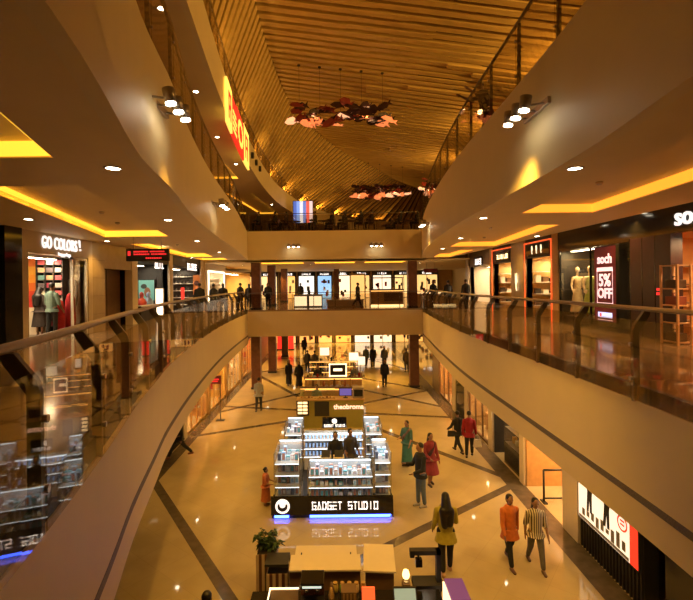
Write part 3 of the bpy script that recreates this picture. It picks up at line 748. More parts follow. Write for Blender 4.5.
sign('R', 26.4, 2.75, 1.1, .34, 'white lit sign over the cream shop at the far right', 3, WHITE, 15, blk)
for (y0, y1, l) in ((17.6,19.8,'nearer neon framed shop'),(21.4,23.9,'farther neon framed shop')):
    t = thing('display_shelf', 'wall shelf with pale boxes inside the '+l, 'shelf', (XR+1.2,y1-.25,0), R(90)); h = 1.0
    for z in (.5,1.0,1.5,1.95): MB().box(-.2,.2,-h,h,z,z+.04,whitep).build('shelf', t)
    for z in (.541,1.041,1.541):
        for j in range(6):
            o = MB().box(-.12,.12,-.1,.1,0,.1+.06*((j*3+int(z*2)) % 4),(whitep,brown,dkin)[(j+int(z*2)) % 3]).build('shop_box', loc=(XR+1.2-h+.15+j*.33,y1-.25,z))
            tag(o, 'small box on a wall shelf inside the '+l, 'box', 'boxes in the neon framed shops')
t = thing('shop_counter', 'dark counter just inside the nearer neon framed shop', 'counter', (XR+.8,18.0,0))
MB().box(-.3,.3,-.4,.4,0,1.0,dkin).build('body', t); MB().box(-.34,.34,-.44,.44,1.0,1.04,whitep).build('top', t)
# ---------------------------------------------------------------- ground floor: gadget kiosk
COOL = glow('led_cool', (.8,.92,1), 2.2)
BLUE = glow('led_blue', (.04,.09,1), 14)
clear = glass('case_glass', (.96,.98,.99), .035)
shelfg = mat('shelf_grey',(.42,.42,.42),.3); chrome = mat('chrome', (.7,.7,.7), .15, metal=1)
rg = random.Random(11)
gadg = [(.75,.76,.78),(.1,.1,.12),(.55,.6,.68),(.25,.45,.65),(.05,.06,.1),(.7,.72,.7),(.4,.16,.1),(.5,.3,.25),(.62,.55,.7),(.08,.3,.35)]
gmats = [mat('gadget%d' % k, c, .35) for k, c in enumerate(gadg)]
box_meshes = []
for k in range(10):
    h = (.17,.21,.13,.24,.19,.11,.2,.15,.22,.12)[k]; wd = (.1,.09,.11,.1,.08,.11,.1,.09,.1,.11)[k]
    m = MB(); m.box(-wd/2,wd/2,-.035,.035,0,h,gmats[k]); m.box(-wd/2+.012,wd/2-.012,-.037,-.035,.02,h-.03,gmats[(k+3) % 10]); box_meshes.append(m.mesh('gadget_box'))
def gadgets(x0, x1, y, z, n, label, group, off=0):
    for i in range(n):
        o = bpy.data.objects.new('gadget_box', box_meshes[rg.randrange(10)]); C.objects.link(o)
        o.location = (x0+(x1-x0)*(i+.5)/n, y+rg.uniform(-.02,.02), z); o.rotation_euler = (0,0,rg.uniform(-.08,.08))
        tag(o, label, 'box', group)
def cabinet(x0, x1, y0, y1, h, label, shelves, base=.55, e=14, nb=5, gl='', body=None, hdr=True):
    cx, cy = (x0+x1)/2, (y0+y1)/2; a, b = (x1-x0)/2, (y1-y0)/2
    t = thing('display_cabinet', label, 'cabinet', (cx,cy,G), 0, 'glass display cabinets of the gadget kiosk')
    MB().box(-a,a,-b,b,.081,base,body or whitep).build('base', t)
    MB().box(-a+.02,a-.02,b-.02,b,base,h-.03,shelfg).build('back_panel', t)
    for sx in (-1,1):
        for sy in (-1,1): MB().box(sx*a-.012,sx*a+.012,sy*b-.012,sy*b+.012,base,h,chrome).build('corner_post', t)
    MB().box(-a,a,-b,b,h-.03,h,clear).build('top', t)
    g = MB(); g.box(-a+.012,a-.012,-b-.003,-b+.003,base,h-.03,clear).box(-a-.003,-a+.003,-b+.012,b-.012,base,h-.03,clear).box(a-.003,a+.003,-b+.012,b-.012,base,h-.03,clear); g.build('glass', t)
    zs = [base+(h-base)*k/shelves for k in range(shelves)]
    for k, z in enumerate(zs):
        sh_ = MB().box(-a+.02,a-.02,-b+.03,b-.03,z,z+.012,shelfg).build('shelf', t)
        MB().box(-a+.02,a-.02,-b+.012,-b+.026,z,z+.014,COOL).build('led_strip', sh_)
        gadgets(cx-a+.05, cx+a-.05, cy+b*.3, G+z+.0125, nb, gl, gl+' set')
        gadgets(cx-a+.05, cx+a-.05, cy-b*.45, G+z+.0125, nb, gl, gl+' set')
    MB().box(-a+.02,a-.02,b-.05,b-.02,h-.06,h-.032,COOL).build('led_strip', t)
    l = bpy.data.lights.new('cabinet_lamp', 'AREA'); l.shape = 'RECTANGLE'; l.size = 2*a-.1; l.size_y = 2*b-.1; l.energy = e*.3; l.color = (.82,.93,1)
    lo = bpy.data.objects.new('cabinet_lamp', l); C.objects.link(lo); lo.parent = t; lo.location = (0,0,h-.035)
    return t
gy = 12.5
GL = {'G': [(0,1,1,1),(0,0,0,1),(0,0,1,0),(1,0,1,.5),(.5,.5,1,.5)], 'A': [(0,0,.45,1),(.45,1,1,0),(.3,.0,.62,.0)], 'D': [(0,0,0,1),(0,1,.8,1),(.8,1,1,.75),(1,.75,1,.25),(1,.25,.8,0),(0,0,.8,0)],
      'E': [(0,0,1,0),(0,.5,1,.5),(0,1,1,1),(0,0,0,.5)], 'T': [(0,1,1,1),(.5,0,.5,1)], 'S': [(0,1,1,1),(0,.5,0,1),(0,.5,1,.5),(1,0,1,.5),(0,0,1,0)], 'U': [(0,0,0,1),(0,0,1,0),(1,0,1,1)], 'I': [(.5,0,.5,1)],
      'O': [(0,0,1,0),(0,1,1,1),(0,0,0,1),(1,0,1,1)]}
def block_text(parent, txt, xc, width, y, z, h, m):
    n = len(txt); st = width/n; mb = MB(); th = h*.07
    for i, c in enumerate(txt):
        if c == ' ': continue
        x0 = xc-width/2+i*st+st*.17; w_ = st*.62
        for a, b, c2, d in GL[c]:
            p = Vector((x0+a*w_,z+b*h)); q = Vector((x0+c2*w_,z+d*h)); u = (q-p).normalized(); p -= u*th; q += u*th; nn = Vector((-u.y,u.x))*th
            mb.poly([tuple(p+nn),tuple(q+nn),tuple(q-nn),tuple(p-nn)], 'y', y-.006, y+.006, m)
    return mb.build('lettering', parent)
t = thing('kiosk_platform', 'low dark platform carrying the gadget kiosk cabinets', 'platform', (-.155, gy, G))
MB().box(-1.6,1.6,.09,3.9,0,.08,blkm).build('slab', t); MB().box(1.61,1.63,.1,1.5,.03,.07,BLUE).build('led_strip', t)
for sx, w in ((-1.66,'left'),(1.685,'right')):
    t = thing('kiosk_side_board', 'black side board along the %s of the gadget kiosk' % w, 'panel', (-.155+sx, gy, G))
    MB().box(-.018,.018,.075,3.9,.0,.5,blk).build('board', t)
# black front plinth with the shop name
t = thing('kiosk_counter', 'black kiosk front band reading GADGET STUDIO with round white logo and blue underglow', 'counter', (-.155, gy, G))
fp = MB().box(-1.69,1.69,0,.07,.12,.62,blk).build('front_panel', t)
MB().box(-.62,1.6,-.0,.06,.05,.105,BLUE).build('led_strip', t); MB().box(-1.6,-1.2,0,.06,.05,.105,BLUE).build('led_strip', t)
block_text(fp, 'GADGET STUDIO', .36, 1.85, -.012, .28, .19, WHITE)
o = MB().ring((0,0,0),.0,.2,-.01,.01,WHITE,24).build('logo', fp, loc=(-1.37,-.008,.37)); o.rotation_euler = (R(90),0,0)
m = MB(); m.poly([(.14*math.cos(R(a)),.14*math.sin(R(a))) for a in range(150,400,14)]+[(.08*math.cos(R(a)),.03+.07*math.sin(R(a))) for a in range(380,150,-14)], 'y', -.022, -.019, blkm)
m.build('logo_mark', fp, loc=(-1.37,0,.37))
cabinet(-1.76,-1.05,gy+.1,gy+1.3,1.8,'tall lit glass cabinet at the front left of the gadget kiosk',4,.5,22,5,'small boxed gadget in the front left kiosk cabinet')
cabinet(1.04,1.5,gy+.1,gy+1.3,1.8,'tall lit glass cabinet at the front right of the gadget kiosk',4,.5,22,4,'small boxed gadget in the front right kiosk cabinet')
cabinet(-1.74,-1.18,gy+2.5,gy+3.6,1.8,'tall lit glass cabinet at the rear left of the gadget kiosk',4,.5,18,4,'small boxed gadget in the rear left kiosk cabinet')
cabinet(.95,1.5,gy+2.5,gy+3.6,1.8,'tall lit glass cabinet at the rear right of the gadget kiosk',4,.5,18,4,'small boxed gadget in the rear right kiosk cabinet')
cabinet(-.82,1.0,gy+.1,gy+.75,1.4,'wide lit glass showcase in the front middle of the gadget kiosk',3,.5,34,13,'small boxed gadget in the wide front showcase')
# side counters between the cabinets
for x0, x1, w in ((-1.74,-1.2,'left'),(1.0,1.5,'right')):
    t = thing('display_counter', 'low glass counter between the %s cabinets of the gadget kiosk' % w, 'counter', ((x0+x1)/2, gy+1.9, G)); a = (x1-x0)/2
    MB().box(-a,a,-.58,.58,.081,.7,whitep).build('base', t); MB().box(-a,a,-.58,.58,.95,.965,clear).build('glass_top', t)
    g = MB().box(-a,-a+.006,-.58,.58,.7,.95,clear).box(a-.006,a,-.58,.58,.7,.95,clear); g.build('glass', t)
    MB().box(-a+.01,a-.01,-.56,.56,.7,.706,COOL if 0 else whitep).build('shelf', t)
    gadgets(x0+.05,x1-.05,gy+1.75,G+.7065,4,'boxed gadget lying in the low %s counter' % w,'gadgets in the low %s counter' % w)
# back counter: two rows of phones on white steps
t = thing('display_shelves', 'white lit stepped shelves of phones at the back of the gadget kiosk', 'shelf', (-.12, gy+3.3, G))
for z in (.5,.78,1.08): q_ = MB().box(-1.02,1.02,-.14,.22,z,z+.02,whitep).build('shelf', t); MB().box(-1.02,1.02,-.156,-.142,z,z+.02,COOL).build('led_strip', q_)
MB().box(-1.02,1.02,.2,.24,.081,1.32,whitep).build('back_panel', t); MB().box(-1.02,1.02,-.14,.2,.081,.5,whitep).build('base', t)
MB().box(-1.02,1.02,-.16,-.13,1.3,1.33,COOL).build('led_strip', t); MB().box(-1.02,1.02,-.16,.24,1.33,1.345,clear).build('top', t)
ph = MB(); ph.hexa([(-.035,0,0),(.035,0,0),(.035,.01,0),(-.035,.01,0),(-.035,.05,.15),(.035,.05,.15),(.035,.06,.15),(-.035,.06,.15)], blk).hexa([(-.03,-.002,.006),(.03,-.002,.006),(.03,.0,.006),(-.03,.0,.006),(-.03,.045,.144),(.03,.045,.144),(.03,.049,.144),(-.03,.049,.144)], glow('phone_screen',(.25,.4,.7),.9))
pm_ = ph.mesh('phone')
for z in (.521,.801,1.101):
    for i in range(16):
        o = bpy.data.objects.new('phone', pm_); C.objects.link(o); o.location = (-.12-.95+i*.1265, gy+3.28, G+z)
        tag(o, 'phone propped up on the white stepped shelves of the gadget kiosk', 'phone', 'phones on the stepped shelves')
l = bpy.data.lights.new('shelf_lamp','AREA'); l.shape='RECTANGLE'; l.size=2; l.size_y=.2; l.energy=9; l.color=(.82,.93,1)
lo = bpy.data.objects.new('shelf_lamp', l); C.objects.link(lo); lo.parent = t; lo.location = (0,-.2,1.42)
# hanging name board above the back, on a pole
t = thing('kiosk_sign', 'small black board GADGET STUDIO on a pole at the back of the kiosk', 'sign', (-.08, gy+3.62, G+.081))
bd = MB().box(-.43,.43,-.03,.03,1.3,1.67,blk).build('board', t); MB().cyl((0,.0,0),(0,0,1.32),.03,chrome).build('pole', t, smooth=True)
block_text(bd, 'GADGET STUDIO', 0, .74, -.036, 1.34, .08, WHITE)
o = MB().ring((0,0,0),0,.09,-.006,.006,WHITE,20).build('logo', bd, loc=(0,-.036,1.54)); o.rotation_euler = (R(90),0,0)
# black inner counter with till
t = thing('inner_counter', 'black inner counter of the gadget kiosk with rounded dark front', 'counter', (-.05, gy+1.45, G))
MB().box(-.62,.9,-.2,.2,.081,1.0,blk).build('body', t, bevel=.02); MB().box(-.66,.92,-.24,.24,1.0,1.04,blk).build('top', t, bevel=.01)
t = thing('black_floor_mat', 'black floor panel at the left inside the gadget kiosk', 'mat', (-.93, gy+1.3, G+.081))
MB().box(-.1,.1,-.7,.9,0,.01,blkm).build('panel', t)
for k, (x, c, l) in enumerate(((-.35,(.6,.58,.55),'white till box on the black inner counter, left of two'),(.05,(.75,.6,.35),'lit cream till box on the black inner counter, right of two'))):
    t = thing('till', l, 'till', (x, gy+1.42, G+1.041))
    MB().box(-.17,.17,-.14,.14,0,.16,mat('till%d' % k,c,.4)).build('body', t, bevel=.01); MB().hexa([(-.13,-.1,.161),(.13,-.1,.161),(.13,-.06,.161),(-.13,-.06,.161),(-.13,-.02,.34),(.13,-.02,.34),(.13,.02,.34),(-.13,.02,.34)],blkm).build('screen', t)

# ---------------------------------------------------------------- bakery kiosk behind it
olive = mat('olive_panel', (.28,.25,.06), .45, var=.05); tan = mat('tan_wood', (.45,.28,.12), .45, var=.1)
by = 20.4
t = thing('bakery_counter', 'olive green kiosk counter with lit pink script sign and black panel', 'counter', (-.27, by, G))
MB().box(-1.5,1.5,0,.12,0,1.25,olive).build('front_panel', t); MB().box(-1.5,-1.42,.12,3.0,0,1.1,olive).build('side_panel', t); MB().box(1.42,1.5,.12,3.0,0,1.1,olive).build('side_panel', t)
MB().box(-1.54,1.54,-.04,.6,1.25,1.29,tan).build('worktop', t)
MB().box(-.72,-.06,-.03,-.002,.55,1.2,blkm).build('black_panel', t)
letters('theobroma', .3, glow('sign_pink',(1,.6,.42),1.5), t, (.82,-.01,.95), (R(90),0,0), .02, bold=.006)
t = thing('menu_board', 'lit menu board at the left end of the olive green counter', 'sign', (-1.52, by-.06, G+.6))
MB().box(-.28,.28,-.02,.02,0,.66,blkm).build('frame', t); mm = MB(); cr = glow('menu_cream',(1,.72,.35),1.6)
for i in range(2):
    for j in range(4): mm.box(-.22+i*.23,-.02+i*.23,-.024,-.02,.07+j*.15,.17+j*.15,cr)
mm.build('menu_panel', t)
AMB = glow('led_amber',(1,.52,.12),2.0)
def pastry_case(x, y, w, label, k):
    t = thing('pastry_case', label, 'display case', (x,y,G+1.291), 0, 'lit pastry cases')
    MB().box(-w/2,w/2,-.22,.22,0,.03,tan).build('base', t); g = MB().box(-w/2,w/2,-.222,-.216,.03,.4,clear).box(-w/2,w/2,-.22,.22,.4,.408,clear); g.build('glass', t)
    MB().box(-w/2+.02,w/2-.02,-.2,.2,.2,.21,clear).build('shelf', t); MB().box(-w/2+.01,w/2-.01,.17,.2,.36,.39,AMB).build('led_strip', t)
    for j in range(int(w/.16)):
        o = MB().lathe((0,0,0),[(.03,0),(.06,.015),(.055,.05),(.02,.075)],mat('bun%d' % (j % 3),((.5,.25,.08),(.6,.4,.2),(.25,.1,.05))[j % 3],.6),10).build('bun', loc=(x-w/2+.1+j*.16,y-.08,G+1.3215), smooth=True)
        tag(o, 'bun in the '+label, 'bun', 'buns in the lit pastry cases')
pastry_case(-1.3, by+.3, .75, 'pastry case at the left end of the olive counter', 0)
pastry_case(-.45, by+.3, .8, 'middle pastry case of the olive counter', 1)
t = thing('monitor', 'small monitor with violet screen on the olive counter', 'monitor', (.42, by+.3, G+1.291))
MB().box(-.3,.3,-.02,.02,.08,.45,blkm).build('case', t); MB().box(-.27,.27,-.024,-.0205,.11,.42,glow('screen_violet',(.12,.10,.45),.7)).build('screen', t); MB().box(-.1,.1,-.08,.08,0,.02,blkm).box(-.02,.02,-.0,.03,.02,.1,blkm).build('stand', t)
t = thing('equipment_box', 'steel appliance at the right end of the olive counter', 'appliance', (1.0, by+.32, G+1.291))
MB().box(-.25,.25,-.2,.2,0,.5,steel).build('body', t, bevel=.02); MB().box(-.2,.2,-.21,-.2,.1,.4,blk).build('door', t)
t = thing('back_counter', 'wooden back counter of the olive green bakery kiosk with lit shelf', 'counter', (-.27, by+3.4, G))
MB().box(-1.4,1.4,-.25,.25,0,1.1,tan).build('body', t); MB().box(-1.4,1.4,-.27,.27,1.1,1.14,brown).build('worktop', t); MB().box(-1.38,1.38,-.262,-.252,.98,1.03,AMB).build('led_strip', t)
rb = random.Random(2)
for i in range(9):
    t_ = MB().lathe((0,0,0),[(.07,0),(.08,.06),(.06,.2+.05*(i % 3)),(.03,.26+.05*(i % 3))],mat('jar%d' % (i % 4),((.5,.3,.1),(.15,.08,.04),(.6,.5,.3),(.3,.1,.05))[i % 4],.3),10).build('jar', loc=(-1.5+i*.28, by+3.4, G+1.1405), smooth=True)
    tag(t_, 'jar on the back counter of the olive green kiosk', 'jar', 'jars on the bakery back counter')
# third kiosk: wooden bar with lit frame
ky = 25.6
t = thing('bar_counter', 'wooden bar kiosk with amber light line behind the olive kiosk', 'counter', (-.15, ky, G))
MB().box(-1.6,1.6,-.1,.1,0,1.2,tan).build('front_panel', t); MB().box(-1.66,1.66,-.2,.3,1.2,1.25,brown).build('worktop', t); MB().box(-1.6,1.6,-.125,-.105,1.12,1.17,AMB).build('led_strip', t)
MB().box(-1.6,-1.5,.1,.9,0,1.1,tan).build('side_panel', t); MB().box(1.5,1.6,.1,.9,0,1.1,tan).build('side_panel', t)
t = thing('framed_sign', 'square lit frame standing on the wooden bar kiosk', 'sign', (.1, ky+.1, G+1.251))
f = MB(); wf = glow('frame_white',(1,.78,.45),2.0)
for a in ((-.5,.5,0,.06),(-.5,.5,.66,.72),(-.5,-.44,0,.72),(.44,.5,0,.72)): f.box(a[0],a[1],-.03,.03,a[2],a[3],wf)
f.build('frame', t); MB().box(-.44,.44,-.01,.02,.06,.66,dkin).build('panel', t); MB().box(-.25,.25,-.02,-.011,.3,.45,wf).build('mark', t)
t = thing('back_bar', 'row of lit shelves at the back of the wooden bar kiosk', 'shelf', (-.15, ky+2.6, G))
for z in (1.0,1.35,1.65): q_ = MB().box(-1.5,1.5,-.15,.15,z,z+.03,brown).build('shelf', t); MB().box(-1.5,1.5,-.17,-.152,z,z+.03,AMB).build('led_strip', q_)
for x in (-1.5,-.5,.5,1.5): MB().box(x-.02,x+.02,-.15,.15,0,1.7,brown).build('upright', t)
for z in (1.031,1.381):
    for i in range(18):
        o = MB().lathe((0,0,0),[(.035,0),(.04,.14),(.015,.2),(.015,.26)],mat('bottle%d' % (i % 3),((.35,.12,.03),(.1,.16,.06),(.5,.3,.1))[i % 3],.2),8).build('bottle', loc=(-1.55+i*.165, ky+2.6, G+z), smooth=True)
        tag(o, 'bottle on the back shelves of the wooden bar kiosk', 'bottle', 'bottles on the bar kiosk shelves')
for x, y, z, l in ((1.55,ky+3.2,1.35,'white lit menu board on a post at the right of the bar kiosk'),(1.15,ky+3.6,1.55,'white lit menu board on a post beside the first'),(-.75,ky+4.6,1.75,'small white lit board at the back left of the bar kiosk')):
    t = thing('menu_board', l, 'sign', (x,y,G)); MB().box(-.3,.3,-.03,.03,z,z+.5,glow('board_white',(1,.8,.55),1.3)).build('face', t); MB().cyl((0,0,0),(0,0,z),.025,steel).build('post', t, smooth=True)

# ---------------------------------------------------------------- coffee kiosk in the foreground
fy = 8.6
t = thing('coffee_counter', 'cream topped dark kiosk counter at the bottom of the photo', 'counter', (-.25, fy, G))
MB().box(-.7,.69,0,.5,1.02,1.06,cream).build('worktop', t, bevel=.008)
MB().box(-.68,.67,.05,.45,0,1.02,brown).build('body', t)
MB().box(-.66,.64,.68,1.22,.8,.83,cream).build('rear_ledge', t, bevel=.006)
for x in (-.5,.5): MB().box(x-.02,x+.02,.5,1.0,.55,.8,blkm).build('bracket', t); MB().box(x-.012,x+.012,.5,.64,.8,1.02,blkm).build('bracket', t)
t = thing('angled_counter', 'angled cream counter top at the right of the coffee kiosk', 'counter', (.77, fy+.28, G), R(-4))
MB().box(-.28,.34,-.3,.6,1.0,1.04,cream).build('worktop', t, bevel=.008); MB().box(-.24,.3,-.25,.55,0,1.0,brown).build('body', t)
t = thing('front_bar', 'long black equipment counter of the coffee kiosk', 'counter', (.1, 7.75, G))
MB().box(-1.6,1.7,-.35,.3,0,.98,blkm).build('body', t); MB().box(-1.64,1.7,-.38,.34,.98,1.02,blk).build('worktop', t, bevel=.008)
CT = G+1.021
t = thing('cake_showcase', 'small showcase with white lit frame at bottom left of the coffee kiosk', 'display case', (-.93, 7.56, CT))
f = MB(); wl = glow('case_white',(1,.85,.55),1.8)
f.box(-.25,-.23,-.2,-.18,0,.3,wl).box(.23,.25,-.2,-.18,0,.3,wl).box(-.25,.25,-.2,-.18,.28,.3,wl).box(-.25,-.23,-.2,.17,.28,.3,wl).box(-.25,.25,.15,.17,.28,.3,wl); f.build('frame', t); MB().box(-.23,.23,-.195,-.19,0,.28,clear).build('glass', t); MB().box(-.24,.24,.13,.15,0,.28,tan).build('back_panel', t)
for j in range(4):
    o = MB().lathe((0,0,0),[(.045,0),(.05,.02),(.05,.08),(.02,.11)],mat('cake%d' % (j % 2),((.7,.6,.3),(.5,.35,.15))[j % 2],.5),12).build('cup_cake', loc=(-1.1+j*.112,7.54,CT+.0005), smooth=True)
    tag(o, 'small cake in the white framed showcase of the coffee kiosk', 'cake', 'cakes in the white framed showcase')
t = thing('espresso_machine', 'dark espresso machine with copper glint on the coffee kiosk counter', 'coffee machine', (-.45, 7.75, CT))
MB().box(-.2,.2,-.2,.2,.02,.12,blkm).build('base', t); MB().box(-.2,.2,.02,.2,.12,.42,mat('copper',(.35,.13,.06),.25,metal=.8)).build('body', t, bevel=.02); MB().box(-.2,.2,-.18,.2,.36,.46,blk).build('hood', t, bevel=.015)
for x in (-.09,.09): MB().cyl((x,-.1,.36),(x,-.1,.28),.035,chrome,n=12).build('group_head', t, smooth=True)
MB().box(-.16,.16,-.19,-.181,.39,.42,glow('panel_cool',(.6,.75,.7),.9)).build('control_panel', t)
t = thing('slatted_box', 'brown slatted box at the middle of the coffee kiosk', 'box', (.17, 7.7, CT)); MB().box(-.13,.13,-.12,.12,0,.3,brown).build('body', t)
for k in range(4): MB().box(-.1+k*.06,-.07+k*.06,-.123,-.12,.03,.28,tan).build('slat', t)
t = thing('menu_sign', 'orange-red lit panel on the coffee kiosk counter', 'sign', (.5, 7.6, CT)); MB().hexa([(-.11,-.1,0),(.11,-.1,0),(.11,-.06,0),(-.11,-.06,0),(-.11,.06,.32),(.11,.06,.32),(.11,.1,.32),(-.11,.1,.32)],glow('panel_orange',(.85,.12,.03),.9)).build('face', t); MB().box(-.11,.11,-.06,.12,0,.02,blkm).build('foot', t)
t = thing('monitor', 'monitor with pale teal screen at right of the coffee kiosk', 'monitor', (1.12, 7.6, CT))
MB().hexa([(-.2,-.08,.03),(.2,-.08,.03),(.2,-.05,.03),(-.2,-.05,.03),(-.2,.1,.3),(.2,.1,.3),(.2,.13,.3),(-.2,.13,.3)],blkm).build('case', t); MB().hexa([(-.18,-.085,.045),(.18,-.085,.045),(.18,-.08,.045),(-.18,-.08,.045),(-.18,.085,.285),(.18,.085,.285),(.18,.09,.285),(-.18,.09,.285)],glow('screen_paleteal',(.3,.42,.36),.55)).build('screen', t); MB().box(-.12,.12,-.06,.12,0,.03,blkm).build('foot', t)
t = thing('pos_stand', 'black square arch frame with hanging unit at right end of the coffee kiosk', 'frame', (1.62, 8.35, G))
f = MB().box(-.3,-.22,-.05,.05,1.45,1.55,blkm).box(-.3,.26,-.06,.06,1.5,1.58,blkm).box(.18,.26,-.06,.06,0,1.58,blkm); f.build('frame', t); MB().box(-.2,-.08,-.06,.04,1.28,1.42,blk).cyl((-.14,0,1.42),(-.14,0,1.5),.02,blkm).build('hanging_unit', t); MB().box(-.25,.3,-.15,.15,.9,1.0,blkm).build('shelf', t)
t = thing('table_lamp', 'small glowing warm lamp beside the angled counter', 'lamp', (1.24, 8.32, G+1.0)); MB().lathe((0,0,0),[(.05,0),(.05,.02),(.01,.03),(.01,.08)],steel,12).build('base', t); MB().lathe((0,0,.08),[(.055,0),(.07,.05),(.05,.13),(.01,.14)],glow('lamp_warm',(1,.7,.25),3),14).build('shade', t, smooth=True)
t = thing('lamp_ledge', 'small dark pedestal holding the warm lamp by the angled counter', 'stand', (1.24, 8.32, G)); MB().box(-.07,.07,-.08,.08,0,.998,brown).build('body', t)
t = thing('drinks_cabinet', 'black cabinet with violet lit top and white light edge at right of coffee kiosk', 'cabinet', (2.04, 7.85, G))
MB().box(-.16,.17,-.3,.25,0,1.15,blkm).build('body', t); MB().box(-.15,.17,-.3,.25,1.15,1.2,glow('violet_top',(.16,.06,.26),.35)).build('top', t); MB().box(-.19,-.162,-.3,.2,.7,1.18,glow('edge_white',(1,.65,.35),2.0)).build('light_edge', t)
for j in range(5):
    cc = ((.55,.4,.1),(.2,.4,.1),(.6,.15,.05),(.6,.5,.3),(.4,.2,.08))[j]
    t = thing('jar', '%s jar in the row of jars on the coffee counter' % ('yellow','green','red','cream','brown')[j], 'jar', (-.06+j*.125, 8.05, CT), 0, 'jars on the coffee counter')
    MB().lathe((0,0,0),[(.045,0),(.05,.02),(.05,.12),(.035,.14)],mat('candy%d' % j,cc,.3),12).build('body', t, smooth=True); MB().cyl((0,0,.14),(0,0,.165),.04,gold,n=12).build('lid', t)
# planters
leafm = mat('leaf_green',(.03,.07,.02),.5,var=.5,scale=12)
stripe = mat('planter_cream',(.5,.38,.25),.5); strd = mat('planter_brown',(.09,.03,.02),.5)
def planter(x, y, h, plant, label):
    t = thing('planter', label, 'planter', (x,y,G)); b = MB()
    for k in range(7): b.box(-.21+k*.06,-.15+k*.06,-.18,.18,0,h,(stripe,strd)[k % 2])
    b.build('box', t); MB().box(-.19,.19,-.16,.16,h-.03,h+.004,mat('soil',(.03,.02,.012),.9)).build('soil', t)
    if plant:
        rl = random.Random(5); lf = MB(); st = MB()
        for k in range(15):
            a = rl.uniform(0,6.28); tip = Vector((math.cos(a)*rl.uniform(.08,.3),math.sin(a)*rl.uniform(.08,.26),h+rl.uniform(.12,.42)))
            st.tube([Vector((math.cos(a)*.04,math.sin(a)*.04,h)),tip*.5+Vector((0,0,h*.5+.05)),tip],.006,leafm,5)
            for j in range(16):
                p = Vector((math.cos(a)*.04,math.sin(a)*.04,h)).lerp(tip, rl.uniform(.3,1.05)); b2 = rl.uniform(0,6.28); L = rl.uniform(.09,.16)
                d = Vector((math.cos(b2),math.sin(b2),rl.uniform(-.5,.5))).normalized(); n = d.cross(Vector((0,0,1))).normalized()*L*.26; u = Vector((0,0,.012))
                q0, q1, q2 = p, p+d*L*.5+u, p+d*L-Vector((0,0,L*.3))
                lf.add([q0,q1+n,q2,q1-n,q1+Vector((0,0,-.006))],[(0,1,4),(1,2,4),(2,3,4),(3,0,4),(0,3,2,1)],leafm)
        st.build('stem', t); lf.build('foliage', t)
planter(-1.5, 9.55, .9, True, 'striped planter box with leafy green plant left of the coffee kiosk')
planter(-1.2, 9.0, .85, False, 'second striped planter box beside the plant, under a black shelf')
t = thing('tray_stand', 'black shelf board on legs between the planters and the cream counter', 'shelf', (-1.2, 9.0, G)); MB().box(-.24,.22,-.2,.2,1.0,1.05,blkm).build('board', t)
for x in (-.23,.215):
    for y in (-.19,.19): MB().box(x-.008,x+.008,y-.008,y+.008,0,1.0,blkm).build('leg', t)

rs_ = random.Random(21)
for k in range(12):
    hh = rs_.uniform(.08,.22); w_ = rs_.uniform(.04,.058); x_ = (-1.6+k*.185) if k < 5 else (.78+(k-5)*.13)
    o = MB().box(-w_,w_,-.06,.06,0,hh,(brown,tan,whitep,redcl,gold,dkin)[k % 6]).box(-w_*.8,w_*.8,-.05,.05,hh,hh+.02,blkm).build('snack_box', loc=(x_,ky-.06,G+1.2505))
    tag(o, 'small snack box in the row along the front of the wooden bar kiosk', 'box', 'snack boxes on the bar kiosk')
for k in range(9):
    hh = rs_.uniform(.1,.25)
    o = MB().lathe((0,0,0),[(.05,0),(.055,hh*.7),(.03,hh),(.02,hh+.05)],(brown,steel,tan)[k % 3],10).build('canister', loc=(-.9+k*.2,8.2 if k < 4 else 7.95,CT) if 0 else (-.13,7.96-.12*k,CT), smooth=True) if k < 4 else None
    if o and k < 4: tag(o, 'small dark canister in the row beside the espresso machine on the coffee counter', 'canister', 'canisters on the coffee counter')
# ---------------------------------------------------------------- columns
for k, (x, y, l) in enumerate(((-5.0,28.45,'left'),(4.9,28.45,'right'))):
    t = thing('column', 'square dark red stone column at the %s end of the bridge, ground floor' % l, 'column', (x,y,G), 0, 'red stone columns')
    MB().box(-.28,.28,-.28,.28,.12,-1.65-G,colm).build('shaft', t); MB().box(-.31,.31,-.31,.31,0,.12,blkm).build('base', t)
    t = thing('column', 'square dark red stone column behind the %s end of the bridge railing' % l, 'column', (x-.02*(1 if x>0 else -1),y+.2,0), 0, 'red stone columns')
    MB().box(-.28,.28,-.28,.28,.12,2.98,colm).build('shaft', t); MB().box(-.31,.31,-.31,.31,0,.12,blkm).build('base', t)
for x, y, l in ((-4.7,33.6,'second'),(-4.6,41,'third')):
    for z, h, w in ((G,-1.65-G,'ground floor'),(0,2.98,'first floor')):
        t = thing('column', 'square dark red stone column, %s behind the left one, %s' % (l, w), 'column', (x,y,z), 0, 'red stone columns')
        MB().box(-.28,.28,-.28,.28,.12,h,colm).build('shaft', t); MB().box(-.31,.31,-.31,.31,0,.12,blkm).build('base', t)
t = thing('column', 'slim dark column in the middle behind the bridge', 'column', (.15,44,0), 0, 'red stone columns')
MB().box(-.25,.25,-.25,.25,.12,2.98,colm).build('shaft', t); MB().box(-.28,.28,-.28,.28,0,.12,blkm).build('base', t)

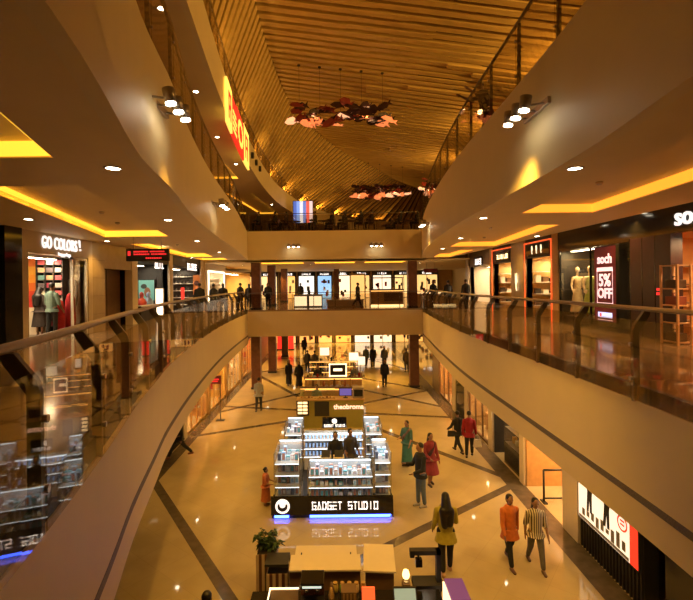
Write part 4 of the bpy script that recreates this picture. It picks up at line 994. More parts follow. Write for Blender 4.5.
# ---------------------------------------------------------------- ground floor, right wall (x = 6.0)
GX = 6.0; GT = -2.1-G                                     # height of the ground floor wall
w = MB(); w.box(GX,GX+.3,YN-2,8.3,G,-2.1,blk).box(GX+.02,GX+.3,8.9,11.2,G,-2.1,blkm)
for i in range(20): w.box(GX-.02,GX+.02,8.92+i*.115,8.96+i*.115,G,-2.1,blkm)
struct('wall_ground_right_hoarding', w)
w = MB(); w.box(GX-.06,GX+.35,11.2,11.95,G,-2.1,cream).box(GX-.06,GX+.3,14.4,14.75,G,-2.1,cream).box(GX-.06,GX+.3,17.3,17.75,G,-2.1,cream).box(GX-.06,GX+.3,20.6,21.0,G,-2.1,cream).box(GX-.02,GX+.3,21.0,22.6,G,-2.1,blk).box(GX-.06,GX+.3,22.6,23.2,G,-2.1,cream).box(GX,GX+.3,26.4,28.2,G,-2.1,tile)
for a, b in ((8.3,8.9),(11.95,14.4),(14.75,17.3),(17.75,20.6),(23.2,26.4)): w.box(GX,GX+.2,a,b,G+2.5,-2.1,blkm)
struct('wall_ground_right_piers', w)
def gshell(side, y0, y1, d, m):
    y0 += .05; y1 -= .05
    mb = MB(); X = GX if side > 0 else -6.45; a, b = X+side*d, X+side*(d+.08)
    mb.box(min(a,b),max(a,b),y0,y1,G,G+2.6,m)
    for yy in (y0-.04,y1): mb.box(min(X+side*.02,b),max(X+side*.02,b),yy,yy+.04,G,G+2.6,m)
    mb.box(min(X+side*.02,b),max(X+side*.02,b),y0,y1,G+2.6,G+2.66,m); struct('wall_ground_shop', mb)
def glamp(side, y0, y1, d, label, e, col=(1,.6,.22)):
    X = (GX if side > 0 else -6.45)+side*d
    t = thing('shop_ceiling_lamp', label, 'lamp', (X,(y0+y1)/2,G+2.56), 0, 'shop ceiling lamps'); h = (y1-y0)/2
    MB().box(-.12,.12,-h,h,-.04,.03,whitep).build('housing', t); MB().box(-.1,.1,-h+.02,h-.02,-.05,-.041,DL).build('diffuser', t)
    l = bpy.data.lights.new('shop_lamp','AREA'); l.shape='RECTANGLE'; l.size=.2; l.size_y=y1-y0; l.energy=e; l.color=col
    lo = bpy.data.objects.new('shop_lamp', l); C.objects.link(lo); lo.parent=t; lo.location=(0,0,-.07)
owall = mat('orange_timber', (.55,.3,.1), .4, var=.1)
gshell(1,11.95,14.4,3,owall); glamp(1,12.3,14.1,1.3,'ceiling lamp inside the open orange shop at lower right',120)
gshell(1,14.75,17.3,2,dkin); glamp(1,15,17,.8,'ceiling lamp over the dark display case at lower right',40)
gshell(1,17.75,20.6,2,tan); glamp(1,18,20.3,.8,'ceiling lamp in the brown window shop on the ground floor right',60)
gshell(1,23.2,26.4,2,owall); glamp(1,23.5,26,.8,'ceiling lamp in the farthest ground floor shop at right',90)
# lit hoarding advert
t = thing('advertising_panel', 'large white lit advert panel with black figures and red edge at lower right', 'billboard', (GX-.03, 10.05, G+.7))
MB().box(-.02,.03,-1.1,1.12,0,2.1,blkm).build('case', t); MB().box(-.026,-.021,-.83,1.1,.03,2.07,glow('advert_white',(1,.87,.66),.95)).build('face', t)
MB().box(-.027,-.021,-1.08,-.83,.03,2.07,glow('advert_red',(.9,.05,.02),.8)).build('red_strip', t)
ink = mat('advert_ink',(.02,.02,.02),.6); gry = mat('advert_grey',(.3,.27,.22),.6)
f = MB()
for yc, s_ in ((.62,1.0),(-.05,1.1)):
    f.poly([(yc-.1*s_,.55),(yc-.02,.55),(yc,.85),(yc+.04,.55),(yc+.12*s_,.55),(yc+.09,1.0),(yc+.13,1.3),(yc+.05,1.42),(yc-.05,1.42),(yc-.14,1.25),(yc-.1,.95)],'x',-.03,-.027,ink)
    f.poly([(yc+.08*math.cos(R(a)),1.52+.1*math.sin(R(a))) for a in range(0,360,30)],'x',-.03,-.027,ink)
f.build('figures', t, loc=(0,0,-.22))
f = MB(); rr = random.Random(9)
for k in range(9): f.box(-.029,-.0265,-.7+k*.19,-.7+k*.19+.12,.28+rr.uniform(0,.1),.45+rr.uniform(0,.2),gry)
f.box(-.0285,-.0262,-.8,1.08,.2,.27,gry); f.build('skyline', t, loc=(0,0,-.16))
o = MB().ring((0,0,0),.13,.17,-.002,.002,glow('logo_red',(.9,.06,.03),.8),24).build('logo', t, loc=(-.03,-.6,.72)); o.rotation_euler = (0,R(90),0)
MB().box(-.03,-.027,-.67,-.53,.67,.71,glow('logo_red',(1,0,0),1)).box(-.03,-.027,-.67,-.53,.75,.79,glow('logo_red',(1,0,0),1)).build('logo_mark', t)
# black gate frame at the open shop
t = thing('barrier_frame', 'black tube barrier frame standing at the open orange shop', 'barrier', (GX+.4, 13.3, G), R(90))
f = MB(); 
for y in (-.33,.33): f.cyl((0,y,0),(0,y,.95),.03,blkm)
f.cyl((0,-.33,.95),(0,.33,.95),.03,blkm).cyl((0,-.33,.12),(0,.33,.12),.025,blkm); f.build('frame', t, smooth=True)
for y in (-.33,.33): MB().box(-.14,.14,y-.05,y+.05,0,.04,blkm).build('foot', t)
t = thing('display_cabinet', 'black glazed display cabinet with lit goods on the ground floor right', 'cabinet', (GX+.35, 15.6, G))
MB().box(-.3,.3,-.75,.75,0,.75,blk).build('base', t); MB().box(-.3,.3,-.75,.75,.75,1.9,clear).build('glass', t); MB().box(-.31,.31,-.76,.76,1.9,2.0,blk).build('top', t); MB().box(-.28,.28,-.73,.73,1.85,1.88,AMB).build('led_strip', t)
for z in (.751,1.3):
    MB().box(-.28,.28,-.72,.72,z-.01,z-.0005,steel).build('shelf', t)
    for j in range(5):
        o = MB().box(-.07,.07,-.06,.06,0,.16+.05*(j % 3),(whitep,gold,brown)[j % 3]).build('shop_box', loc=(GX+.35,15.05+j*.27,G+z)); tag(o,'box inside the black glazed cabinet on the ground floor','box','boxes in the black glazed cabinet')
for y0, y1, l in ((17.8,20.55,'brown framed shop window on the ground floor right'),(23.25,26.35,'farthest shop window on the ground floor right')):
    t = thing('shop_window', l, 'window', (GX+.05,(y0+y1)/2,G)); h = (y1-y0)/2
    MB().box(-.006,.006,-h,h,.1,2.48,SHOPG).build('glass', t); f = MB()
    for y in (-h,-h/3,h/3,h-.05): f.box(-.03,.03,y,y+.05,0,2.5,brown)
    f.box(-.03,.03,-h,h,0,.1,brown); f.build('frame', t)
    t = thing('display_table', 'low table of goods behind the '+l, 'table', (GX+.9,(y0+y1)/2,G)); MB().box(-.3,.3,-.9,.9,.7,.75,pw).build('top', t)
    for yy in (-.85,.8): MB().box(-.28,.28,yy,yy+.05,0,.7,pw).build('leg', t)
# ---------------------------------------------------------------- ground floor, left wall (x = -6.45)
LX = -6.45
w = MB(); w.box(LX-.3,LX,YN-2,19.0,G,-2.1,blk)
for a, b in ((19.0,19.4),(22.6,23.0),(26.4,26.8),(30.4,30.9),(34.6,35.1)): w.box(LX-.3,LX+.05,a,b,G,-2.1,gold if a > 20 else cream)
for a, b in ((19.4,22.6),(23,26.4),(26.8,30.4),(30.9,34.6)): w.box(LX-.2,LX,a,b,G+2.5,-2.1 if b < 28 else -1.65,dkin)
w.box(LX-.3,LX,35.1,49,G,-1.65,tan); struct('wall_ground_left_shopfronts', w)
for k, (a, b) in enumerate(((19.4,22.6),(23,26.4),(26.8,30.4),(30.9,34.6))):
    nm = ('first','second','third','fourth')[k]
    gshell(-1,a,b,2.2,(owall,mat('yellow_wall',(1,1,1)),cream,owall)[k]); glamp(-1,a+.3,b-.3,1.0,'ceiling lamp in the %s ground floor shop along the left wall' % nm,110)
    t = thing('shop_window', 'gold framed shop window, %s along the left ground floor wall' % nm, 'window', (LX-.05,(a+b)/2,G)); h = (b-a)/2
    MB().box(-.006,.006,-h,h,.1,2.48,SHOPG).build('glass', t); f = MB()
    for i in range(5): y = -h+i*(2*h-.06)/4; f.box(-.03,.03,y,y+.06,0,2.5,gold)
    f.box(-.03,.03,-h,h,0,.12,gold).box(-.03,.03,-h,h,2.4,2.5,gold); f.build('frame', t)
    t = thing('display_shelf', 'shelf of goods inside the %s left ground floor shop' % nm, 'shelf', (LX-1.2,b-.25,G),R(90))
    for z in (.5,1.0,1.5,2.0): MB().box(-.15,.15,-.9,.9,z,z+.03,whitep).build('shelf', t)
    for z in (.531,1.031,1.531):
        for j in range(6):
            o = MB().box(-.09,.09,-.09,.09,0,.14+.07*((j*5+k+int(z*3)) % 4),(brown,whitep,redcl,gold)[(j+k+int(z*2)) % 4]).build('shop_box', loc=(LX-1.2-.72+j*.28,b-.25,G+z)); tag(o,'box on the shelf inside the %s left ground floor shop' % nm,'box','boxes in the left ground floor shops')
t = thing('standing_sign', 'dark red sign board on a thin post by the left ground floor shops', 'sign', (-5.85, 21.8, G))
MB().box(-.3,.3,-.03,.03,1.75,2.15,mat('sign_maroon',(.16,.015,.015),.5)).build('board', t); MB().cyl((.25,0,0),(.25,0,1.75),.025,blkm).build('post', t); MB().box(.05,.45,-.16,.16,0,.02,blkm).build('foot', t)
MB().box(-.2,.2,-.036,-.031,1.95,2.0,glow('led_red',(1,0,0),1)).box(-.15,.15,-.036,-.031,1.86,1.9,glow('led_red',(1,0,0),1)).build('lettering', t)
# ---------------------------------------------------------------- far end, ground floor and first floor
w = MB(); w.box(-WX,WX,50,50.3,G,-1.65,tan).box(-WX,WX,50,50.3,0,2.98,tan); struct('wall_far_end', w)
rf = random.Random(6)
fcol = [(1,.62,.2),(1,.75,.4),(1,.55,.14),(.9,.85,.7),(1,.68,.3)]
def far_shop(x0, x1, z0, h, col, k, label, signcol=None):
    t = thing('storefront', label, 'shop', ((x0+x1)/2, 49.95, z0)); hw = (x1-x0)/2
    MB().box(-hw+.1,hw-.1,-.02,.03,.05,h-.45,glow('far_shop_%d' % (hash((round(col[0]*9),round(col[1]*99),round(k*9))) % 9999),col,k)).build('lit_interior', t)
    f = MB(); f.box(-hw,-hw+.12,-.1,.05,0,h,dkin).box(hw-.12,hw,-.1,.05,0,h,dkin).box(-hw,hw,-.1,.05,h-.45,h,dkin)
    n = max(1, int(hw*2/1.1))
    for i in range(1, n): x = -hw+i*2*hw/n; f.box(x-.03,x+.03,-.06,0,0,h-.45,dkin)
    f.build('frame', t)
    for i in range(int(hw*9)):
        x = rf.uniform(-hw+.3,hw-.3); zz = rf.uniform(.1,h-1.1); g = MB(); g.box(x-.12,x+.12,-.09,-.03,zz,zz+rf.uniform(.2,.6),(dkin,brown,redcl,whitep)[rf.randrange(4)]); g.build('display_item', t)
    o = bars(t, -.5, .5, h-.33, h-.13, signcol or WHITE, 'L', 5, seed=int(x0*10)+77)
    o.rotation_euler = (0,0,R(-90)); o.location = (0,-.12,0)
names = ['first','second','third','fourth','fifth','sixth','seventh','eighth','ninth','tenth']
xs = [-11.5,-8.6,-6.2,-4.2,-2.1,-.2,1.9,4.0,6.4,8.8,11.5]
cc = [(1,.6,.2),(1,.7,.3),(1,.55,.15),(.85,.8,.7),(.3,.55,.85),(1,.8,.5),(1,.6,.2),(1,.8,.55),(1,.65,.25),(1,.6,.2)]
for i in range(10): far_shop(xs[i]+.1, xs[i+1]-.1, 0, 2.9, cc[i], (1.1,1.3,1.2,1.4,1.1,1.4,1.1,1.3,1.2,1.1)[i], 'small lit shop behind the bridge, %s from the left on the first floor' % names[i])
for i in range(10): far_shop(xs[i]+.1, xs[i+1]-.1, G, 3.2, [(1,.55,.14),(1,.5,.1),(1,.6,.2),(1,.52,.12),(1,.56,.15),(1,.5,.1),(1,.78,.5),(1,.72,.42),(1,.55,.14),(1,.5,.1)][i], 1.5 if i in (6,7) else 1.05, 'lit shop at the end of the ground floor, %s from the left' % names[i])
t = thing('red_display', 'bright red display stand on the far left of the ground floor', 'display', (-5.0, 45, G)); MB().box(-.8,.8,-.1,.1,.1,1.7,glow('display_red',(.85,.03,.02),.9)).build('face', t); MB().box(-.85,.85,-.2,.2,0,.1,blkm).build('base', t)
MB().cyl((.0,-.105,.9),(.0,-.11,.9),.3,glow('display_pink',(1,.4,.3),.9),n=20).build('mark', t)
# counters and kiosks on the first floor behind the bridge
t = thing('display_counter', 'counter with two white lit front panels behind the bridge railing', 'counter', (-1.85,31,0))
MB().box(-1.0,1.0,-.25,.25,.8,.85,whitep).build('top', t); MB().box(-.98,.98,-.2,.22,0,.8,dkin).build('body', t)
for x in (-.5,.5): MB().box(x-.42,x+.42,-.215,-.201,.08,.74,glow('panel_white',(1,.83,.55),1.5)).build('lit_panel', t)
t = thing('bench', 'long low cream bench in the middle behind the bridge railing', 'bench', (.7,31.3,0)); MB().box(-1.3,1.3,-.25,.25,.4,.48,cream).build('seat', t); MB().box(-1.25,1.25,-.22,.22,0,.4,beige).build('base', t)
t = thing('kiosk', 'brown wooden kiosk with glowing plinth at right behind the bridge railing', 'kiosk', (3.5,31,0))
MB().box(-1.1,1.1,-.5,.6,.12,1.1,tan).build('body', t); MB().box(-1.15,1.15,-.55,.65,1.1,1.16,brown).build('top', t); MB().box(-1.1,1.1,-.52,-.5,.0,.12,glow('plinth_glow',(1,.75,.35),2.5)).build('light_plinth', t); MB().box(-1.08,1.08,-.52,-.501,1.02,1.06,AMB).build('led_strip', t)
MB().box(-.2,1.0,-.515,-.501,.35,.9,brown).build('door', t)
for x in (-1.05,1.05): MB().box(x-.03,x+.03,-.5,-.44,1.16,1.9,brown).build('post', t)
MB().box(-1.1,1.1,-.55,.3,1.9,1.96,brown).build('canopy', t)
t = thing('hanging_sign', 'small dark red hanging sign beyond the right column', 'sign', (7.0,33,2.45)); MB().box(-.5,.5,-.04,.04,-.14,.14,mat('sign_maroon',(1,0,0))).build('board', t)
for x in (-.3,.3): MB().cyl((x,0,.14),(x,0,.53),.012,steel).build('hanger_rod', t)
t = thing('cash_counter', 'cream lit counter on the right walkway beyond the railing', 'counter', (6.3,30,0)); MB().box(-.9,.9,-.3,.3,0,.85,tan).build('body', t); MB().box(-.95,.95,-.35,.35,.85,.9,glow('counter_glow',(1,.75,.4),1.2)).build('top', t)
t = thing('open_frame_kiosk', 'golden arched kiosk entrance behind the walking man on the bridge', 'kiosk', (2.0,40,0)); f = MB().box(-.7,-.6,-.1,.1,0,2.4,gold).box(.6,.7,-.1,.1,0,2.4,gold).box(-.7,.7,-.1,.1,2.3,2.45,gold); f.build('frame', t); MB().box(-.6,.6,.05,.08,0,2.3,glow('kiosk_glow',(1,.6,.18),1.0)).build('lit_back', t)

# ---------------------------------------------------------------- second level: food court, sign and screen
t = thing('video_screen', 'blue and red video screen in the food court on the upper level', 'screen', (-2.75,40,6.95))
MB().box(-.9,.9,-.06,.06,0,2.0,blkm).build('case', t)
f = MB(); rr = random.Random(5); sc = [(.08,.14,.5),(.2,.35,.85),(.75,.78,.9),(.15,.22,.6),(.8,.12,.08),(.75,.6,.6)]
for i in range(6):
    for j in range(5): f.box(-.85+i*.283,-.85+(i+1)*.283,-.066,-.061,.05+j*.38,.05+(j+1)*.38,glow('pixel%d' % i,sc[i],1.0+0*j))
f.build('picture', t)
for x in (-.6,.6): MB().cyl((x,0,0),(x,0,L2-6.95),.05,blkm).build('post', t)
# backlit sign that follows the top balcony edge
f3 = EX['3']; yel = glow('sign_yellow',(1,.62,.1),1.35); rd = glow('sign_red',(.85,.03,.015),.9)
t = thing('facade_sign', 'long backlit red and yellow sign panels on the top left balcony front', 'sign', (f3(18.5)+.1,18.5,7.72)); bx, by_ = t.location.x, t.location.y
segs = [(17.0,18.4,yel,1.7),(18.4,20.0,rd,1.6),(20.0,22.4,rd,1.75),(22.4,24.3,yel,1.85)]
for a, b, m_, h in segs:
    mb = MB(); mb.sweep([(f3(y)+.1-bx,y-by_,0) for y in span(a,b,.4)], [(-.03,.0),(-.03,h),(.06,h),(.06,0)], m_); mb.build('panel', t)
def on(y, z, u=.135): return (f3(y)+.1+.035-bx, y-by_, z)
gl = MB()
def slab(y0, y1, z0, z1, m_):
    gl.sweep([(f3(y)+.1-bx,y-by_,0) for y in (y0,y1)], [(-.045,z0),(-.045,z1),(-.031,z1),(-.031,z0)], m_)
for q in ((17.35,17.52,.3,1.35),(17.85,18.02,.3,1.35),(17.35,18.02,1.2,1.35),(17.35,18.02,.7,.85),(22.9,23.1,.3,1.5),(23.6,23.8,.3,1.5),(22.9,23.8,1.35,1.5),(22.9,23.8,.8,.95)): slab(*q,rd)
for k in range(4): slab(18.6,19.8-.2*(k % 2),.25+k*.24,.37+k*.24,yel)
for k in range(16):
    a0, a1 = R(k*22.5), R(k*22.5+24); slab(21.2+.75*math.cos((a0+a1)/2)-.16,21.2+.75*math.cos((a0+a1)/2)+.16,.9+.5*math.sin((a0+a1)/2)-.1,.9+.5*math.sin((a0+a1)/2)+.1,yel)
gl.build('lettering', t)
# red and white shop strip on the second level behind the left railing
t = thing('storefront', 'red and white lit shop front on the second level at left', 'shop', (-9.5,26,L2)); MB().box(-.1,.1,-5,5,0,2.6,glow('l2_shop',(1,.6,.25),.8)).build('lit_interior', t)
f = MB()
for i in range(12): f.box(.11,.16,-5+i*.9,-5+i*.9+.3,.2,1.8+.2*(i % 3),(redcl,whitep,dkin)[i % 3])
f.build('display_goods', t); MB().box(-.15,.17,-5.1,5.1,2.6,3.1,dkin).build('header', t)
t = thing('lit_sign', 'yellow-green lit panels behind the upper right railing', 'sign', (4.9,15,L2)); 
for y in (-.5,.1,.6): MB().box(-.03,.03,y,y+.35,.5,1.35,glow('sign_lime',(.75,.75,.06),1.1)).build('panel', t)
MB().box(-.05,.05,-.7,1.1,0,.5,blkm).build('base', t)
# tables with chairs at the food court
ct = None
def cafe_table(x, y, label):
    t = thing('cafe_table', label, 'table', (x,y,L2), 0, 'food court tables'); MB().cyl((0,0,.72),(0,0,.75),.4,brown,n=18).build('top', t); MB().cyl((0,0,.02),(0,0,.72),.035,steel).build('column', t); MB().cyl((0,0,0),(0,0,.02),.22,blkm,n=14).build('foot', t)
def chair_mesh():
    t = thing('cafe_chair', 'dark chair at a food court table behind the upper railing', 'chair', (0,0,-50), 0, 'food court chairs')
    MB().box(-.21,.21,-.21,.21,.43,.47,brown).build('seat', t); MB().box(-.21,.21,.19,.23,.5,.88,brown).build('backrest', t)
    for x in (-.18,.18):
        MB().box(x-.018,x+.018,-.19,-.155,0,.43,blkm).build('leg', t); MB().box(x-.018,x+.018,.17,.205,0,.6,blkm).build('leg', t)
    return t
CH0 = chair_mesh(); chair_used = False
def cafe_chair(x, y, rz):
    global chair_used
    if not chair_used: CH0.location = (x,y,L2); CH0.rotation_euler = (0,0,rz); chair_used = True
    else: dup(CH0, (x,y,L2), rz)
TABS = [(-4.4,29.6),(-2.6,29.7),(-.7,29.6),(1.2,29.7),(3.0,29.6),(4.9,29.8),(-3.4,32.5),(.3,32.5),(3.6,32.4)]
for k, (x, y) in enumerate(TABS):
    cafe_table(x, y, 'round food court table behind the upper bridge railing, %s from the left' % names[k])
    cafe_chair(x-.55, y, R(90)); cafe_chair(x+.55, y, R(-90))
# ---------------------------------------------------------------- people
SKIN = mat('skin_brown', (.30,.16,.09), .5, var=.05); HAIR = mat('hair_black', (.012,.009,.008), .45, var=.2)
EYE = mat('eye_dark', (.02,.015,.012), .3); LIP = mat('lip', (.25,.09,.06), .5)
def cloth(name, c): return mat('cloth_'+name, c, .8, var=.12, scale=14)
def remesh(o, vox, it=2):
    m = o.modifiers.new('skin', 'REMESH'); m.mode = 'VOXEL'; m.voxel_size = vox; m.use_smooth_shade = True
    s = o.modifiers.new('smooth', 'SMOOTH'); s.factor = .5; s.iterations = it
    return o
def person(label, x, y, z, h=1.65, face=0, top=(.1,.1,.1), legs=(.03,.03,.04), shoes=(.02,.02,.02), hair='short', style='trousers', arms=((10,20),(10,20)), lg=((0,0),(0,0)), sleeve='long', hem=.46, near=False, sit=False, group=None, width=1., lean=0, headturn=0, stripes=None, skirt=None, flare=.1, scarf=None, drape=None):
    """face: plan angle in degrees the figure looks to (0 = towards the camera, +90 = towards +x).
    arms: (forward swing, elbow bend) for left/right; lg: (thigh swing, knee bend); angles in degrees"""
    H = h; t = thing('person', label, 'person', (x,y,z), R(face), group)
    V = Vector; vox = (.0105 if near else .022)*(h/1.65)
    def P(px, py, pz): return V((px*H, py*H, pz*H))
    # joints: left is +x when looking at the figure's front (it faces -y)
    hip = [P(s*.05*width,0,.52) for s in (-1,1)]; legj = []
    for s, (a, k) in zip((0,1), lg):
        a1, a2 = R(a), R(a-k); kn = hip[s]+V((0,-math.sin(a1),-math.cos(a1)))*.235*H; an = kn+V((0,-math.sin(a2),-math.cos(a2)))*.24*H
        legj.append((hip[s],kn,an))
    dz = .042*H-min(l[2].z for l in legj) if not sit else 0
    if sit: dz = sit-hip[0].z+.07*H
    up = V((0,0,dz)); legj = [tuple(p+up for p in l) for l in legj]
    lr = Matrix.Rotation(R(lean),3,'X'); pel = P(0,0,.53)+up
    def U(px, py, pz): return pel+lr @ (P(px,py,pz-.53))
    sh = [U(s*.1*width,.005,.785) for s in (-1,1)]; armj = []
    for s, (a, k) in zip((0,1), arms):
        sx = (-1,1)[s]; a1, a2 = R(a+lean), R(a+k+lean)
        el = sh[s]+V((sx*.028,-math.sin(a1)*.17,-math.cos(a1)*.17))*H; inn = -.03*sx if k > 50 else .006*sx
        wr = el+V((inn,-math.sin(a2)*.145,-math.cos(a2)*.145))*H
        armj.append((sh[s],el,wr))
    hd = U(0,-.012,.928); nk = U(0,.006,.845)
    # --- body: one continuous skin
    b = MB()
    def C_(mb, p, q, r0, r1, m, n=12): mb.cap(p, q, r0*H, m, r1*H, n, 3)
    C_(b, nk, hd, .032, .03, SKIN)
    hrot = Matrix.Rotation(R(headturn),3,'Z') @ Matrix.Rotation(R(lean*.5),3,'X')
    HD = lambda px, py, pz: hd+hrot @ (V((px,py,pz))*H)
    b.ell(hd+V((0,0,.012*H)), .044*H,.055*H,.058*H, SKIN, 14, 10, hrot); b.ell(HD(0,-.012,-.022), .033*H,.038*H,.04*H, SKIN, 12, 8, hrot)
    b.ell(HD(0,-.055,-.008), .009*H,.013*H,.017*H, SKIN, 8, 6, hrot)
    for s in (-1,1): b.ell(HD(s*.045,.004,-.002), .007*H,.013*H,.02*H, SKIN, 8, 6, hrot)
    C_(b, U(-.06*width,0,.77), U(.06*width,0,.77), .04, .04, SKIN); C_(b, U(0,0,.78), U(0,0,.62), .075*width, .07*width, SKIN); C_(b, pel+V((-.035*H*width,0,0)), pel+V((.035*H*width,0,0)), .065, .065, SKIN)
    for (p,k,a) in legj:
        C_(b,p,k,.052*width,.033,SKIN); C_(b,k,a,.031,.02,SKIN)
        C_(b, a+V((0,.012,-.022))*H, a+V((0,-.075,-.03))*H, .021,.017,SKIN)
    for s,(p,e,w_) in enumerate(armj):
        C_(b,p,e,.03,.023,SKIN); C_(b,e,w_,.022,.015,SKIN)
        d = (w_-e).normalized(); sx = (-1,1)[s]; side = V((1,0,0)); nrm = d.cross(side).normalized(); side = nrm.cross(d).normalized()
        # palm with fingers side by side (fore-aft), thumb on the front edge
        fa = nrm if abs(nrm.y) > .3 else V((0,-1,0)); fa = (fa-d*fa.dot(d)).normalized(); fa = fa if fa.y < 0 else -fa
        pc = w_+d*.022*H
        b.ell(pc, .011*H,.022*H,.028*H, SKIN, 10, 8, Matrix((V(fa.cross(d)),fa,d)).transposed())
        if near:
            for j in range(4):
                q0 = w_+d*.042*H+fa*(.015-.01*j)*H; ln = (.03,.035,.033,.025)[j]*H; cu = fa.cross(d)*sx*(-.012*H)
                q1 = q0+d*ln*.55; q2 = q1+d*ln*.4+cu
                b.cap(q0,q1,.0056*H,SKIN,.0052*H,7,2); b.cap(q1,q2,.0052*H,SKIN,.0045*H,7,2)
            b.cap(w_+d*.014*H+fa*.012*H, w_+d*.04*H+fa*.03*H, .0065*H, SKIN, .005*H, 7, 2)
        else: b.cap(pc+d*.02*H, pc+d*.045*H, .012*H, SKIN, .008*H, 8, 2)
    remesh(b.build('body', t), vox, 2)
    if near:
        for s in (-1,1): MB().ell(HD(s*.018,-.052,.008), .0065*H,.004*H,.0045*H, EYE, 8, 6).build('eye', t, smooth=True)
        MB().ell(HD(0,-.049,-.036), .013*H,.005*H,.0045*H, LIP, 8, 6).build('mouth', t, smooth=True)
    # --- clothes
    tm = cloth('%02x%02x%02x' % tuple(int(c*255) for c in top), top); lm = cloth('%02x%02x%02x' % tuple(int(c*255) for c in legs), legs)
    g = .011
    m = MB(); C_(m, U(-.062*width,0,.768), U(.062*width,0,.768), .04+g, .04+g, tm); C_(m, U(0,.006,.79), U(0,.006,.832), .05, .033, tm)
    for s in (-1,1): C_(m, U(0,.006,.822), U(s*.085*width,.006,.79), .034, .032, tm); C_(m, U(0,0,.775), U(0,0,.63), .078*width+g, .075*width+g, tm)
    C_(m, U(0,.0,.63), pel+V((0,0,0)), .076*width+g, .074*width+g, tm)
    hz = hem*H+dz
    if hem < .53:
        n = 16; rows = []
        for k in range(5):
            f = k/4; zz = (pel.z-.0)+(hz-pel.z)*f; rows.append((pel.x,pel.y,zz,(.094*width+g+flare*f*f*.6+.014*f)*H,(.078+g+flare*f*f*.5+.01*f)*H))
        m.oval([(r[0],r[1],r[2],r[3],r[4]) for r in rows], tm, n)
    for (p,e,w_) in armj:
        C_(m,p,e,.031+g*.6,.025+g*.6,tm) if sleeve != 'none' else None
        if sleeve == 'long': C_(m,e,w_-(w_-e)*.1,.026+g*.6,.02+g*.5,tm)
    o = m.build('top', t); remesh(o, vox*1.15, 3)
    if stripes:
        sm_ = cloth('stripe', stripes); nt = tm  # vertical stripes live in a procedural material of the top
        mm = bpy.data.materials.new('striped_cloth'); mm.use_nodes = True; q = mm.node_tree; bs = q.nodes['Principled BSDF']; bs.inputs['Roughness'].default_value = .8
        wv = q.nodes.new('ShaderNodeTexWave'); wv.inputs['Scale'].default_value = 7; tc = q.nodes.new('ShaderNodeTexCoord'); q.links.new(tc.outputs['Object'], wv.inputs['Vector'])
        rp = q.nodes.new('ShaderNodeValToRGB'); rp.color_ramp.interpolation = 'CONSTANT'; rp.color_ramp.elements[0].color = (*top,1); rp.color_ramp.elements[1].color = (*stripes,1); rp.color_ramp.elements[1].position = .6
        q.links.new(wv.outputs['Fac'], rp.inputs['Fac']); q.links.new(rp.outputs[0], bs.inputs['Base Color']); o.data.materials.clear(); o.data.materials.append(mm)
    if style == 'trousers':
        m = MB(); C_(m, pel+V((-.03*H*width,0,-.015*H)), pel+V((.03*H*width,0,-.015*H)), .06, .06, lm)
        for (p,k,a) in legj:
            C_(m,p,k,.052*width+g*.5,.038+g*.5,lm); C_(m,k,a+(k-a)*.12,.036+g*.5,.027+g*.4,lm)
        remesh(m.build('trousers', t), vox*1.15, 3)
    else:                                   # long skirt, sari or robe down to skirt height
        sk = (skirt or .06)*H; mid = (legj[0][2]+legj[1][2])/2; n = 16; m = MB(); rows = []
        for k in range(7):
            f = k/6; zz = pel.z+.06*H+(sk-pel.z-.06*H)*f
            rows.append((pel.x+(mid.x-pel.x)*f, pel.y+(mid.y-pel.y)*f*.7, zz, (.085*width+g+flare*f*.55)*H, (.075+g+flare*f*.6+abs(legj[0][2].y-legj[1][2].y)/H*.3*f)*H))
        m.oval(rows, lm, n); remesh(m.build('skirt', t), vox*1.15, 3)
    if drape:
        dm = cloth('drape_%02x%02x%02x' % tuple(int(c*255) for c in drape), drape); m = MB()
        C_(m, U(.07,-.045,.80), U(-.03,-.075,.66), .026,.035,dm); C_(m, U(-.03,-.075,.66), U(-.085,-.02,.52), .035,.03,dm); C_(m, U(.075,.03,.81), U(.07,.075,.62), .03,.035,dm); C_(m, U(.07,.075,.62), U(.06,.09,.42), .035,.03,dm); C_(m, U(.07,-.045,.80), U(.075,.03,.81), .026,.028,dm)
        remesh(m.build('shawl', t), vox*1.15, 3)
    sm2 = mat('shoe_%02x%02x%02x' % tuple(int(c*255) for c in shoes), shoes, .5)
    for (p,k,a) in legj:
        m = MB(); C_(m, a+V((0,.014,-.022))*H, a+V((0,-.078,-.028))*H, .026,.021,sm2,10); m.build('shoe', t, smooth=True)
    hm = HAIR
    if hair != 'none':
        m = MB(); m.ell(HD(0,.012,.024), .05*H,.056*H,.054*H, hm, 14, 10, hrot)
        if hair in ('long','bun','medium'): m.ell(HD(0,.022,.0), .05*H,.048*H,.062*H, hm, 14, 10, hrot)
        if hair == 'long':
            C_(m, HD(0,.03,0), U(0,.068,.80), .055, .07, hm); C_(m, U(-.035,.07,.80), U(-.03,.085,.66), .06, .05, hm); C_(m, U(.035,.07,.80), U(.03,.085,.63), .06, .042, hm)
        if hair == 'medium': C_(m, HD(0,.03,0), U(0,.05,.83), .045, .045, hm)
        if hair == 'bun': m.ell(HD(0,.066,.01), .026*H,.026*H,.026*H, hm, 10, 8)
        if hair == 'plait': C_(m, HD(0,.05,-.01), U(0,.075,.66), .022, .014, hm)
        remesh(m.build('hair', t), vox, 2)
    if hair == 'none' or scarf:
        sc = cloth('scarf_%02x%02x%02x' % tuple(int(c*255) for c in (scarf or top)), scarf or top)
        m = MB(); m.ell(HD(0,.014,.02), .055*H,.062*H,.062*H, sc, 14, 10, hrot); C_(m, HD(0,.02,-.02), U(0,.02,.80), .05,.075, sc); remesh(m.build('headscarf', t), vox*1.1, 2)
    return t
